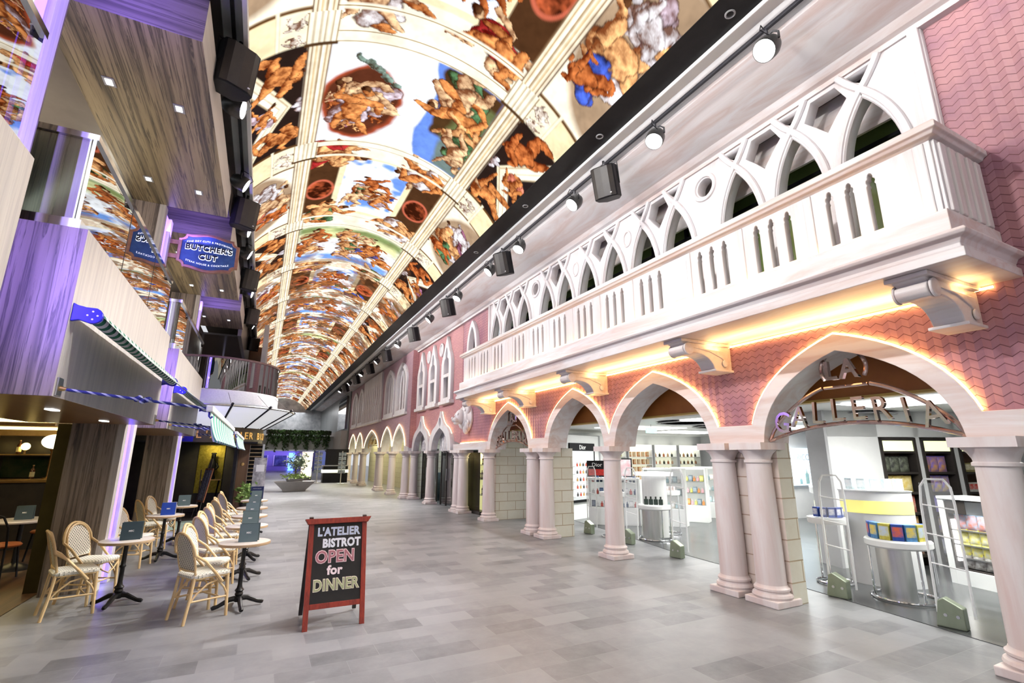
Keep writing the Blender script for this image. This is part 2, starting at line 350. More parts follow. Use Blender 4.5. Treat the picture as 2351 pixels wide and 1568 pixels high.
def slot(c, w=.09, z0=.06, z1=.54):
    h = w/2; q = [(h, z0), (h, z1-.03), (h*.8, z1-.015), (h*1.0, z1+.01), (h*.9, z1+.035), (h*.6, z1+.045), (h*.62, z1+.065), (h*.4, z1+.09), (0, z1+.10)]
    return [(c-h, z0)]+[(c+y, z) for y, z in q]+[(c-y, z) for y, z in q[1:-1][::-1]]
GR = [2.11+.82*k for k in range(3)]+[4.86+.822*k for k in range(6)]+[10.05+.82*k for k in range(3)]
slots = [slot(g+d-1.58) for g in GR for d in (0, .19, .375)]
MR = Matrix.Translation((.14, 0, 0)) @ XW
plate('railing', [[(.06, 0), (BY1-.06, 0), (BY1-.06, .69), (.06, .69)]]+slots, .07, M['marble_w'], MR, bal, bev=.006)
for y in (.06, BY1-.06): MB().box(.12, .95, y-.03, y+.03, 0, .69).build('end_panel', M['marble_w'], bal, bevel=.005)
for x in (.20, .36, .52, .68, .84): MB().box(x-.05, x+.05, .005, .04, .02, .66).build('end_pilaster', M['marble_w'], bal, bevel=.012)
def pil(y, w=.045): return MB().box(.085, .12, y-w, y+w, .01, .68).build('pilaster', M['marble_w'], bal, bevel=.012)
for y in [.14]+[g-1.58-.23 for g in GR[1:3]]+[g-1.58-.23 for g in GR[4:9]]+[g-1.58-.23 for g in GR[10:]]+[BY1-.14]: pil(y)
for y in (4.525-1.58, 9.72-1.58):
    MB().box(.085, .12, y-.25, y+.25, .0, .68).build('railing_panel', M['marble_w'], bal, bevel=.01)
    MB().box(.075, .1, y-.19, y+.19, .08, .6).build('raised_panel', M['marble_w'], bal, bevel=.015)
tag(MB().tube([(4.765, 1.7, 3.662), (4.765, 12.4, 3.662)], .010, 5).build('light_strip', M['led_warm']), 'warm light strip along the foot of the balcony railing', 'light strip')
tag(MB().tube([(5.62, 1.7, 3.17), (5.62, 12.4, 3.17)], .012, 5).build('light_strip', M['led_warm']), 'warm light strip under the balcony slab against the pink wall', 'light strip')
area('cove_balcony', (5.3, 7.0, 3.1), (5.3, 7.0, 4), .25, 10.6, 45, (1, .62, .25))
# corbels
def make_corbel(label):
    t = thing('scroll_corbel', label, 'corbel')
    s = [(0, 0), (-.92, 0), (-.92, -.045), (-.86, -.07), (-.9, -.09), (-.915, -.13), (-.90, -.17), (-.86, -.2), (-.81, -.205), (-.76, -.19)]
    s += bez((-.70, -.17), (-.45, -.16), (-.36, -.30), 7)+[(-.33, -.36), (0, -.36)]
    MB().prism([(x, z) for x, z in s], -.12, .12, 'Y').build('bracket', M['marble'], t, bevel=.012)
    MB().box(-.96, 0, -.16, .16, -.04, 0).build('top_plate', M['marble'], t, bevel=.008)
    for y in (-.135, .135): MB().cyl((-.815, y-.012, -.125), (-.815, y+.012, -.125), .085, n=18).build('scroll', M['marble'], t, bevel=.01); MB().cyl((-.15, y-.01, -.27), (-.15, y+.01, -.27), .05, n=14).build('rosette', M['marble'], t, bevel=.01)
    MB().prism([(-.72, -.10), (-.42, -.13), (-.2, -.2), (-.08, -.28), (-.08, -.10)], -.132, .132, 'Y').build('side_leaf', M['marble'], t, bevel=.01)
    MB().box(-.36, 0, -.15, .15, -.385, -.355).build('foot', M['marble'], t, bevel=.008)
    return t
cb = make_corbel('scrolled marble corbel under the near right end of the balcony'); cb.location = (5.66, 1.95, 3.2)
for y, l in [(4.61, 'second from the right, above the near column pair'), (7.34, 'third from the right, above the single column'), (10.05, 'fourth from the right, above the second column pair'), (12.3, 'at the far left end of the balcony')]:
    dup(cb, (5.66, y, 3.2), 0, 'scrolled marble corbel under the balcony, '+l)
# upper arcade of tracery
NODES = [2.38, 3.2, 4.04, 5.19, 5.98, 6.8, 7.65, 8.47, 9.26, 10.36, 11.21, 12.02]
tr = thing('arcade_screen', 'white marble gothic arcade of interlaced arches behind the balcony', 'arcade', (5.6, 0, 3.6))
loops = [[(1.79, 0), (12.56, 0), (12.56, 2.43), (1.79, 2.43)]]
for c in NODES: loops.append([(c-.31, .02), (c+.31, .02)]+parch(c-.31, c+.31, 1.15, .88, 10)[::-1])
for a, b in zip(NODES, NODES[1:]):
    mid = (a+b)/2
    if b-a < .95:
        blind = any(abs(mid-q) < .15 for q in (6.4, 8.06))
        if not blind: loops.append([(mid, 1.82), (mid+.13, 1.98), (b-.15, 2.13), (mid+.15, 2.36), (mid-.15, 2.36), (a+.15, 2.13), (mid-.13, 1.98)])
    elif b-a > 1.05: loops.append([(mid-.02+.15*math.cos(w), 2.08+.15*math.sin(w)) for w in [2*math.pi*i/24 for i in range(24)]])
for c in NODES: loops.append([(c, 2.2), (c+.1, 2.28), (c+.2, 2.385), (c-.2, 2.385), (c-.1, 2.28)])
plate('tracery_panel', loops, .16, M['marble_w'], Matrix.Translation((.08, 0, 0)) @ XW, tr, bev=.01)
for c in NODES:
    m = MB()
    for sgn in (1, -1):
        p = [(c+sgn*y, z) for y, z in [(-.36, .1), (-.36, .9)]+[(y, z) for y, z in bez((-.36, 1.12), (-.34, 1.72), (.0, 2.12), 10)]+bez((.0, 2.12), (.12, 2.25), (.21, 2.42), 5)[1:]]
        m.tube([(-.022, y, z) for y, z in p], .042, 8)
        p = [(c+sgn*y, z) for y, z in [(-.325, .1), (-.325, .9)]+bez((-.325, 1.12), (-.31, 1.66), (0, 2.05), 10)]
        m.tube([(-.012, y, z) for y, z in p], .026, 6)
    m.build('arch_rib', M['marble_w'], tr, smooth=True)
for y in (4.6, 9.79): MB().tube([(-.01, y+.19*math.cos(w), 2.08+.19*math.sin(w)) for w in [2*math.pi*i/28 for i in range(28)]], .035, 8, True).build('round_rib', M['marble_w'], tr, smooth=True)
for y in (6.39, 8.06): MB().tube([(-.01, y+.1*math.cos(w), 1.98+.14*math.sin(w)) for w in [2*math.pi*i/24 for i in range(24)]], .022, 8, True).build('medallion', M['marble_w'], tr, smooth=True)
for y in (1.84, 12.51): MB().box(-.05, .02, y-.05, y+.05, 0, 2.43).build('jamb', M['marble_w'], tr, bevel=.015)
struct(MB().box(5.98, 6.02, 1.79, 12.56, 5.45, 6.1).build('wall_attic', M['marble'], ))
struct(MB().box(6.3, 6.34, 1.2, 13.2, 3.3, 6.2).build('window_1', M['green_glass']))
m = MB()
for k in range(15): m.box(6.24, 6.3, 1.5+.82*k, 1.55+.82*k, 3.3, 6.2)
for z in (5.1, 5.38): m.box(6.24, 6.3, 1.2, 13.2, z, z+.04)
struct(m.build('window_2', M['black'])); struct(MB().box(5.7, 6.4, 1.2, 13.2, 6.1, 6.2).build('ceiling_upper', M['dark'])); struct(MB().box(5.78, 6.4, 1.1, 1.25, 3.3, 6.2).build('wall_upper_end', M['marble_w']))
struct(MB().box(5.76, 6.4, 1.3, 13.2, 3.3, 3.34).build('floor_upper', M['ltgrey']))
# lancet niche
ln = tag(plate('lancet_window', [[(-.41, 0), (.41, 0)]+parch(-.41, .41, .6, .97)[::-1], [(-.28, .08), (.28, .08)]+parch(-.28, .28, .6, .80)[::-1]], .16, M['marble_w'], XW, None, bev=.01), 'slim white lancet niche at the far left end of the balcony', 'window')
ln.location = (5.63, 13.79, 4.3)
struct(MB().box(5.8, 5.84, 13.2, 14.5, 4.2, 6.0).build('wall_niche', M['marble_w']))
# ---------------------------------------------------------------- ceiling
Y0C, Y1C = -4, 62
m = MB().prism([(5.68, 6.0), (5.56, 6.0), (5.56, 6.06), (5.50, 6.08), (5.42, 6.14), (4.66, 6.31), (4.66, 6.5), (5.68, 6.5)], Y0C, Y1C, 'Y'); struct(m.build('trim_2', M['marble'], bevel=.006))
struct(MB().box(4.28, 4.67, Y0C, Y1C, 6.36, 6.42).build('ceiling_channel_right', M['grey']))
struct(MB().box(4.13, 4.29, Y0C, Y1C, 6.24, 6.42).build('trim_3', M['white'], bevel=.01))
struct(MB().box(3.73, 4.13, Y0C, Y1C, 6.29, 6.42).build('trim_4', M['black']))
struct(MB().box(-.9, -.62, Y0C, Y1C, 6.34, 6.42).build('ceiling_channel_left', M['ltgrey']))
struct(MB().box(-.66, -.615, Y0C, Y1C, 6.2, 6.42).build('trim_5', M['white']))
struct(MB().box(-2.3, -.88, Y0C, Y1C, 6.3, 6.36).build('ceiling_left', M['dark']))
for x, l in ((4.44, 'right'), (-.76, 'left')):
    tag(MB().box(x-.018, x+.018, Y0C+3, 45, 6.24, 6.28).build('lighting_track', M['black']), 'long black lighting track on the %s side of the painted ceiling' % l, 'track')
area('soffit_fill', (4.36, 9, 6.2), (5.4, 9, 6.22), 24, .12, 105, (1, .95, .93))  # added fill light, no cove lamp there; brightens the marble soffit
# recessed round speakers in the black band
def ring_spk(y, l):
    t = thing('ceiling_speaker', l, 'speaker', (3.96, y, 6.288))
    MB().lathe([(.055, 0), (.055, -.012), (.045, -.016), (.04, -.006), (.0001, -.004)], 18).build('ring', M['grey'], t, smooth=True)
    MB().lathe([(.036, -.006), (.03, -.012), (.0001, -.016)], 16).build('cone', M['black'], t, smooth=True)
for y, l in [(2.72, 'round speaker in the black ceiling band nearest the top edge'), (5.0, 'second round speaker along the black ceiling band'), (7.3, 'third round speaker along the black ceiling band'), (9.7, 'fourth round speaker along the black ceiling band')]: ring_spk(y, l)
# ---------------------------------------------------------------- painted light ceiling (vault), colour per vertex
XL, XR, ZE, RISE = -.615, 3.73, 6.3, 1.1
def vault(s, y):
    w = (XR-XL)/2; r = (w*w+RISE*RISE)/(2*RISE); a = math.asin(w/r)*s
    return ((XL+XR)/2+r*math.sin(a), y, ZE+RISE-r+r*math.cos(a))
def painted_ceiling():
    rng = np.random.default_rng(5); KS = 2.45
    s1 = np.linspace(-1, 1, 271)
    y1 = [-4.0]
    while y1[-1] < 62: y1.append(y1[-1]+(.12 if y1[-1] < 1.8 else .0165 if y1[-1] < 13 else .0165+(y1[-1]-13)*.0042))
    y1 = np.array(y1); S, Y = np.meshgrid(s1, y1); X = S*KS
    C = np.zeros(S.shape+(3,))
    lat = rng.random((64, 256))
    def vn(x, y, f, o=0):
        x = x*f+37.3*o+200; y = y*f+11.7*o+200; xi = np.floor(x).astype(int); yi = np.floor(y).astype(int); fx = x-xi; fy = y-yi
        fx = fx*fx*(3-2*fx); fy = fy*fy*(3-2*fy); g = lambda a, b: lat[a % 64, b % 256]
        return (g(xi, yi)*(1-fx)+g(xi+1, yi)*fx)*(1-fy)+(g(xi, yi+1)*(1-fx)+g(xi+1, yi+1)*fx)*fy
    def fb(x, y, f, o=0): return vn(x, y, f, o)*.5+vn(x, y, f*2.1, o+1)*.3+vn(x, y, f*4.3, o+2)*.2
    N1 = fb(X, Y, 1.6); N2 = fb(X, Y, 6, 5)
    def put(m, col, a=1.0, sl=None):
        c = C if sl is None else C[sl]
        m = (np.clip(m, 0, 1)*a)[..., None]; c[:] = c*(1-m)+np.array(col)*m if not isinstance(col, np.ndarray) or col.ndim == 1 else c*(1-m)+col*m
    def sm(x, w=.012): return np.clip(.5+x/(2*w), 0, 1)
    def box(x0, x1, y0, y1, w=.012, XX=None, YY=None):
        XX = X if XX is None else XX; YY = Y if YY is None else YY
        return sm(np.minimum(np.minimum(XX-x0, x1-XX), np.minimum(YY-y0, y1-YY)), w)
    def sub(y0, y1): a, b = np.searchsorted(y1_, [y0, y1]); return slice(max(a-1, 0), b+1)
    y1_ = y1
    C[:] = np.array((1.04, .95, .78))*(.75+.5*N1[..., None])
    A = np.abs(S); XA = A*KS
    P = 6.2
    XW_ = X+.16*(fb(X, Y, 3.2, 9)-.5)+.05*(fb(X, Y, 9, 13)-.5); YW_ = Y+.16*(fb(X, Y, 3.2, 21)-.5)+.05*(fb(X, Y, 9, 17)-.5); N3 = fb(X, Y, 14, 3)
    def capsule(sl, p, q, r0, r1, base, dark=(.05, .017, .01), shade=1.0):
        x = XW_[sl]; y = YW_[sl]; d = np.array(q)-np.array(p); L2 = d@d+1e-9
        t = np.clip(((x-p[0])*d[0]+(y-p[1])*d[1])/L2, 0, 1); rr = r0+(r1-r0)*t+.3*r0*np.sin(t*math.pi)
        dd = np.hypot(x-p[0]-d[0]*t, y-p[1]-d[1]*t)/rr
        put(sm(1.08-dd, .08), dark, .9, sl)
        lx = (x-p[0]-d[0]*t)/rr; sh = np.clip(.62+.50*lx-.35*dd**2+1.5*(N3[sl]-.5)+.8*(N2[sl]-.5), 0, 1.2)[..., None]
        bs_ = np.array(base); put(sm(.98-dd, .06), bs_*sh+(bs_*.25*np.array((1, .55, .4)))*(1-sh), 1, sl)
    def figure(cx, cy, z, ang, col, seed, drape=None):
        g = np.random.default_rng(seed); sl = sub(cy-z*1.3, cy+z*1.3); cc, ss = math.cos(ang), math.sin(ang)
        W_ = lambda a, b: (cx+(a*cc-b*ss)*z, cy+(a*ss+b*cc)*z)
        if drape is not None:
            for _ in range(4): capsule(sl, W_(g.uniform(-.5, .5), g.uniform(-.5, .2)), W_(g.uniform(-.5, .5), g.uniform(-.6, .3)), z*.2, z*.12, drape)
        hip = W_(0, -.12); sh = W_(g.uniform(-.1, .1), .32)
        for sgn in (-1, 1):
            knee = W_(sgn*g.uniform(.15, .5), g.uniform(-.45, -.05)); foot = W_(sgn*g.uniform(-.1, .6), g.uniform(-.85, -.5))
            capsule(sl, knee, foot, z*.085, z*.05, col); capsule(sl, hip, knee, z*.13, z*.095, col)
        capsule(sl, hip, sh, z*.17, z*.2, col)
        for sgn in (-1, 1):
            el = W_(sgn*g.uniform(.3, .5), g.uniform(.05, .4)); ha = W_(sgn*g.uniform(.2, .8), g.uniform(-.2, .7))
            capsule(sl, el, ha, z*.06, z*.04, col); capsule(sl, sh, el, z*.085, z*.065, col)
        h = W_(g.uniform(-.12, .12), .62); capsule(sl, h, h, z*.11, z*.11, np.array(col)*.9); hh = W_(g.uniform(-.12, .12), .7); capsule(sl, hh, hh, z*.09, z*.09, (.16, .07, .03))
    FL = [(1.0, .70, .42), (.92, .40, .14), (1.0, .58, .27), (.74, .25, .08)]; PALE = (1.0, .93, .82)
    DR = [(.10, .18, .75), (.55, .05, .05), (.75, .62, .72), (.16, .33, .16), (.85, .30, .20), (.95, .92, .95), (.50, .22, .35)]
    for k in range(-1, 10):
        y0 = 5.9+P*k; g = np.random.default_rng(100+k); b1 = y0+2.35; s0 = b1+.3; s2 = y0+P-.35
        if y0 > 60: break
        far = y0 > 30
        # outer zones: dark spandrels beside the large panels, cream niches beside the small ones
        sl = sub(y0-.15, b1+.1); x = XA[sl]; y = Y[sl]; mid = (y0+b1)/2
        put(box(1.62, 2.6, y0-.02, b1, .02, x, y), (.035, .02, .016), 1, sl)
        d = np.abs(y-mid)*.62
        for e, col in ((0, (.95, .84, .62)), (.05, (.55, .42, .26)), (.075, (1, .92, .74)), (.19, (.62, .5, .34)), (.21, (1, .95, .82)), (.30, (.5, .4, .26)), (.33, (.03, .02, .02))):
            put(sm(x-1.78-d-e, .012)*box(1.6, 2.6, y0-.05, b1+.05, .01, x, y), col, 1, sl)
        for sg in (-1, 1):
            if y0 < 48:
                figure(sg*2.25, mid+g.uniform(-.1, .1), .42, g.uniform(0, 6), FL[1], int(g.integers(1e6)), DR[int(g.integers(7))])
                figure(sg*2.0, y0+.46, .78, (1.2 if sg > 0 else -1.2)+g.uniform(-.3, .3), FL[1] if sg < 0 else FL[3], int(g.integers(1e6)))
                figure(sg*1.98, b1-.40, .76, (1.5 if sg > 0 else -1.5)+g.uniform(-.3, .3), FL[1], int(g.integers(1e6)))
                q = sub(mid-.3, mid+.3)
                for dy in (-.11, .11): capsule(q, (sg*1.68, mid+dy), (sg*1.68, mid+dy), .055, .055, (.9, .88, .95), (.1, .08, .1))
                capsule(q, (sg*1.64, mid), (sg*1.78, mid), .06, .03, (.9, .88, .95), (.1, .08, .1))
        sl = sub(b1, s2+.4); x = XA[sl]; y = Y[sl]; mid2 = (s0+s2)/2
        put(box(1.6, 2.6, b1+.1, s2+.4, .02, x, y), np.array((1.06, .96, .78))*(.82+.4*N1[sl][..., None]), 1, sl)
        put(sm(.75-np.hypot((x-2.5)*.8, (y-mid2)*.62), .04), (.30, .16, .07), .8, sl)
        for sg in (-1, 1):
            if y0 < 48:
                figure(sg*2.12, mid2, 1.0, sg*1.45+g.uniform(-.2, .2), FL[int(g.integers(3))], int(g.integers(1e6)), DR[int(g.integers(7))])
                figure(sg*1.98, mid2+.5, .6, sg*1.4, FL[3], int(g.integers(1e6)), DR[int(g.integers(7))])
                figure(sg*2.2, mid2-.5, .65, sg*1.6, (.9, .88, .92), int(g.integers(1e6)), DR[int(g.integers(7))])
        # piers between them: pale relief block, plinth
        for c in (b1+.36, s2+.1):
            sl = sub(c-.5, c+.5); x = XA[sl]; y = Y[sl]
            put(box(1.6, 2.6, c-.40, c+.38, .02, x, y), (.16, .08, .03), 1, sl)
            put(box(1.62, 2.04, c-.34, c+.33, .015, x, y), (.98, .88, .66), 1, sl)
            put(box(2.04, 2.09, c-.42, c+.42, .01, x, y), (1, .92, .70), 1, sl); put(box(2.09, 2.6, c-.34, c+.34, .012, x, y), (.98, .80, .52), 1, sl)
            for sg in (-1, 1):
                for dy in (-.13, .14):
                    if y0 < 40: figure(sg*1.83, c+dy, .24, sg*1.57+g.uniform(-.2, .2), PALE, int(g.integers(1e6)))
        # large panel: bright sky
        x0 = -1.31; x1 = 1.31
        sl = sub(y0-.1, b1+.1); x = X[sl]; y = Y[sl]
        sky = np.array((.93, .96, 1.0))*(.93+.16*N1[sl][..., None]); put(box(x0, x1, y0, b1, .012, x, y), sky, 1, sl)
        if k == 0:
            put(sm(x-.12-.16*(y-y0)-.12*np.sin(2.2*y)-.15*(N1[sl]-.5), .02)*box(x0, x1, y0, b1, .012, x, y), (.10, .25, .80), .9, sl)
            put(sm(x-.32-.15*(y-y0)-.3*(N1[sl]-.5), .03)*box(x0, x1, y0, y0+1.55, .05, x, y), (.10, .05, .02), 1, sl)
            put(sm(x-.75-.25*(N1[sl]-.5), .05)*box(x0, x1, y0+.3, b1, .05, x, y), (.20, .24, .10), .8, sl)
            e = np.hypot((x+.70)/.60, (y-y0-1.33)/.86)+.35*(N1[sl]-.5); put(sm(1-e, .05), (.45, .10, .045), 1, sl); put(sm(.9-e, .05), (.13, .04, .02), 1, sl)
            for i in range(26):
                a = g.uniform(0, 6.28); r = g.uniform(0, .72)**.7
                figure(-.70+.55*r*math.cos(a), y0+1.33+.8*r*math.sin(a), g.uniform(.14, .26), g.uniform(0, 6.28), FL[int(g.integers(4))], int(g.integers(1e6)), DR[int(g.integers(7))] if i % 4 == 0 else None)
            for i in range(5): capsule(sl, (-.85+.14*i, y0+.22+.13*i), (-.7+.12*i, y0+.40+.10*i), .05, .02, (.30, .42, .36), (.25, .3, .28))
            for i in range(2): figure(-.62-.14*i, y0+1.1+.4*i, .80, 2.2+1.2*i, FL[i], 77+i, (.85, .74, .84))
            for i in range(4): figure(.72+.13*i, y0+.45+.42*i, g.uniform(.62, .85), g.uniform(0, 6.28), FL[i % 3], int(g.integers(1e6)), DR[3] if i % 3 == 0 else None)
        else:
            put(box(x0, x1, b1-.45, b1, .1, x, y)*sm(N1[sl]-.35, .1), (.14, .35, .85), .9, sl)
            if k % 2: put(box(x0, x1, y0, y0+.8, .15, x, y), (.75, .78, .30), .8, sl)
            put(box(x0, x1, y0, y0+.35, .1, x, y)*sm(N1[sl]-.45, .1), (.20, .28, .10), .9, sl)
            for i in range(17 if not far else 9): figure(g.uniform(-1.2, 1.2), y0+g.uniform(.4, 1.9), g.uniform(.36, .66), g.uniform(2.6, 3.7), FL[int(g.integers(4))], int(g.integers(1e6)), DR[int(g.integers(7))] if i % 2 else None)
        # small panel between medallions
        sl = sub(b1-.2, s2+.5); x = X[sl]; y = Y[sl]; xa = np.abs(x); m2 = (s0+s2)/2
        put(box(x0, x1, b1, s2+.38, .012, x, y), np.array((1, .92, .76))*(.85+.3*N1[sl][..., None]), 1, sl)
        put(box(-1.31, 1.31, b1+.62, s2-.55, .02, x, y), (.10, .045, .02), 1, sl)
        put(box(-.74, .72, b1+.5, s2-.5, .012, x, y), (.98, .82, .55), 1, sl)
        put(box(-.62, .60, b1+.62, s2-.62, .012, x, y), np.array((.9, .93, 1))*(.9+.2*N1[sl][..., None]), 1, sl)
        put(box(-.62, .60, b1+.62, s2-.62, .012, x, y)*sm(N1[sl]-.56, .05), (.12, .3, .85), .9, sl)
        for i in range(9): figure(g.uniform(-.5, .5), m2+g.uniform(-.6, .6), g.uniform(.35, .6), g.uniform(2.4, 4), FL[int(g.integers(4))], int(g.integers(1e6)), DR[int(g.integers(7))] if i % 2 else None)
        for sg in (-1, 1):
            e = np.hypot((x-sg*1.03)/.26, (y-m2)/.40); put(sm(1.12-e, .06), (.62, .17, .10), 1, sl); put(sm(.94-e, .05), np.array((.42, .10, .04))*(.15+1.9*np.clip(N2[sl]-.35, 0, 1)[..., None]*1.6), 1, sl)
            for c in (b1+.55, s2-.42):
                for i in range(2):
                    if y0 < 48: figure(sg*(.80+.12*i), c+g.uniform(-.12, .12), .78, g.uniform(0, 6.28), FL[(0, 2, 1)[int(g.integers(3))]], int(g.integers(1e6)), DR[int(g.integers(7))] if i else None)
        # stone bands across
        for c, w in ((y0-.12, .20), (b1+.12, .16), (y0-.62, .10), (b1+.52, .07)):
            sl = sub(c-.3, c+.3); x = X[sl]; y = Y[sl]; t = (y-c)/w
            col = np.where((np.abs(np.mod(t*2.2+.5, 1)-.5) < .06)[..., None], np.array((.30, .20, .08)), np.array((1.03, .94, .76))*(.8+.4*N1[sl][..., None]))
            put(box(-1.31, 1.31, c-w/2, c+w/2, .01, x, y), col, .9, sl)
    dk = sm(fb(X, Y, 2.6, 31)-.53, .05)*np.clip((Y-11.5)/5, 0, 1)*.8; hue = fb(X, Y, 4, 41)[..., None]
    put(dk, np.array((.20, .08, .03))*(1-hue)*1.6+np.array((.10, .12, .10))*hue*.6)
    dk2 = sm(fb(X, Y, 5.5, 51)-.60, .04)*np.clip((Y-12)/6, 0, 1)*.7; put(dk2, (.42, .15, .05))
    # long cornices
    m = box(1.30, 1.62, -10, 99, .012, XA)
    st = np.array((1.04, .93, .74))*(.85+.25*N1[..., None]); put(m, st)
    for e, col in ((1.305, (.22, .12, .05)), (1.36, (.50, .34, .16)), (1.405, (1, .97, .85)), (1.44, (.36, .23, .10)), (1.50, (.70, .52, .28)), (1.56, (.30, .18, .08)), (1.615, (.12, .06, .03))):
        put(sm(.014-np.abs(XA-e), .008), col, .9)
    ph = np.mod(Y-5.9+.55, P); ph2 = np.mod(Y-5.9-2.35-.02, P)
    for q in (ph, ph2):
        mm = sm(np.minimum(q, .55-q), .012); put(box(1.24, 1.66, -10, 99, .012, XA)*mm, np.array((1, .93, .76))*(.85+.25*N1[..., None]))
        for e in (1.25, 1.33, 1.41, 1.48, 1.57, 1.65): put(sm(.010-np.abs(XA-e), .008)*mm, (.35, .24, .12), .9)
        put(box(1.22, 1.68, -10, 99, .01, XA)*sm(.03-np.abs(q-.55), .012), (.10, .05, .02))
    C[:] *= (.78+.42*N2[..., None]); C[:] = np.clip(C, 0, 2)**1.12
    me = bpy.data.meshes.new('ceiling'); n, w = S.shape
    pts = np.array([vault(a, 0) for a in s1]); V = np.zeros((n, w, 3)); V[..., 0] = pts[:, 0]; V[..., 2] = pts[:, 2]; V[..., 1] = Y
    i = (np.arange(n-1)[:, None]*w+np.arange(w-1)[None]).ravel(); F = np.stack([i, i+1, i+w+1, i+w], 1)
    me.vertices.add(n*w); me.vertices.foreach_set('co', V.ravel()); me.loops.add(F.size); me.loops.foreach_set('vertex_index', F.ravel().astype(np.int32))
    me.polygons.add(len(F)); me.polygons.foreach_set('loop_start', np.arange(0, F.size, 4, dtype=np.int32)); me.update(calc_edges=True); me.validate()
    at = me.attributes.new('paint', 'FLOAT_COLOR', 'POINT'); at.data.foreach_set('color', np.concatenate([np.clip(C, 0, 1.4), np.ones(S.shape+(1,))], -1).ravel().astype(np.float32))
    mt = pm('painted_light_ceiling', (.0, .0, .0), .5, spec=0); t, I = bs(mt); t.links.new(nd(t, 'Attribute', _attribute_name='paint'), I['Emission Color']); I['Emission Strength'].default_value = 1.05; mt.cycles.emission_sampling = 'NONE'
    me.materials.append(mt); o = bpy.data.objects.new('ceiling', me); COL.objects.link(o); return struct(o)
painted_ceiling()
# ---------------------------------------------------------------- left facade: bays
def facebox(mb, x0, x1, y0, y1, z0, z1, front, side, bottom, top=None):
    mb.box(x0, x1, y0, y1, z0, z1); mb.m[-6:] = [bottom, bottom if top is None else top, side, front, side, side]; return mb
BAYS = [(-.5, 3.5), (4.52, 8.4), (9.33, 13.0)]
for k, (a, b) in enumerate(BAYS):
    struct(facebox(MB(), -2.7, -1.36, a, b, 2.1, 3.38, 0, 1, 2).build('wall_left_bay', [M['pale_wood'], M['wood'], M['soffit_wood']], bevel=.004))
    g = thing('glass_balustrade', ['glass balustrade with chrome rail at the far left edge', 'glass balustrade with chrome rail above the near awning', 'glass balustrade with chrome rail behind the hanging blue sign'][k], 'balustrade', (-1.47, a, 3.38))
    L = b-a
    MB().box(-.012, .012, .1, L, .06, .8).build('glass_panel', M['balc_glass'], g)
    MB().box(-.85, -.02, .1, .12, .1, .8).build('glass_panel', M['balc_glass'], g)
    MB().sweep([(-.9, .11, .8), (0, .11, .8), (0, L, .8)], [(-.03, 0), (.03, 0), (.03, .05), (-.03, .05)]).build('handrail', M['chrome'], g)
    MB().sweep([(-.9, .11, 0), (0, .11, 0), (0, L, 0)], [(-.025, 0), (.03, 0), (.03, .1), (-.025, .1)]).build('base_channel', M['chrome'], g)
    for q in (1, 2): MB().box(-.014, .014, .1+L*q/3.-.006, .1+L*q/3.+.006, .1, .8).build('joint', M['dark'], g)
# upper soffit blocks
for k, (a, b) in enumerate([(-.2, 3.6), (4.6, 8.4), (9.4, 13.2), (14.2, 16.4)]):
    m = MB(); facebox(m, -2.08, -.88, a, b, 5.4, 5.87, 0, 1, 2, 3)
    struct(m.build('ceiling_soffit', [M['pale_wood_y'], M['wood_x'], M['wood_y'], M['dark']], bevel=.004))
    for i, (x, dy) in enumerate([(-1.78, 1.0), (-1.2, 1.15), (-1.78, 3.0), (-1.2, 3.1)]):
        if a+dy > b-.2: continue
        t = thing('downlight', 'small square downlight in the wooden soffit', 'downlight', (x, a+dy, 5.398), 0, 'downlights in the upper wooden soffits')
        MB().box(-.05, .05, -.07, .07, -.006, 0).build('trim_ring', M['grey'], t)
        MB().box(-.028, .028, -.045, .045, -.009, -.004).build('lens', M['led_white'], t)
struct(MB().box(-8, -2.06, -.5, 18, 5.5, 5.56).build('ceiling_deck', speck('deck_ceiling', (.22, .19, .17), (.28, .25, .22), 1, .2)))
struct(MB().box(-5.6, -5.5, -.5, 18, 3.3, 5.5).build('wall_deck', M['dark']))
for a, b in [(3.5, 4.55), (8.35, 9.4), (13.0, 14.2)]:
    struct(MB().box(-2.3, -.95, a, b, 5.86, 6.3).build('ceiling_slot', M['wood_x']))
# columns with light slots
for k, (y, l) in enumerate([(3.55, 'at the upper left corner'), (8.36, 'behind the two nearest cafe tables'), (13.15, 'left of the dark bistro doorway')]):
    t = thing('wood_column', 'dark zebra wood column with a vertical violet light slot, '+l, 'column', (-1.68, y, 0))
    MB().box(-.57, -.08, 0, .9, 0, 5.4).build('body', M['wood'], t, bevel=.004)
    m = MB().box(-.08, 0, 0, .16, 0, 5.4); m.box(-.08, 0, .52, .68, 0, 5.4); m.build('edge_board', M['pale_wood'], t, bevel=.004)
    MB().box(-.08, -.05, .17, .37, .05, 5.4).build('light_panel', M['led_lilac'], t)
    MB().box(-.08, -.045, .38, .51, .05, 5.4).build('violet_light', M['led_violet'], t)
for y in (4.0, 8.85, 13.6):
    area('slot_violet', (-1.5, y-.35 if y > 8 else y, 4.6), (-1.5, y+2, 4.6), .2, 2.2, 9, (.22, .15, 1))
    area('slot_violet', (-1.45, y, 5.2), (-1.45, y+.6, 6.5), .6, .3, 8, (.25, .16, 1))
    area('slot_violet_low', (-1.5, y, 2.9), (-1.5, y+1, 2.9), .2, .9, 9, (.25, .16, 1))
for y in (2.0, 6.5, 11.3): area('deck_fill', (-3.6, y, 3.9), (-1.3, y, 5.5), .6, 2.6, 42, (1, .9, .72))  # unseen fill lights added to lift the underlit wooden soffit
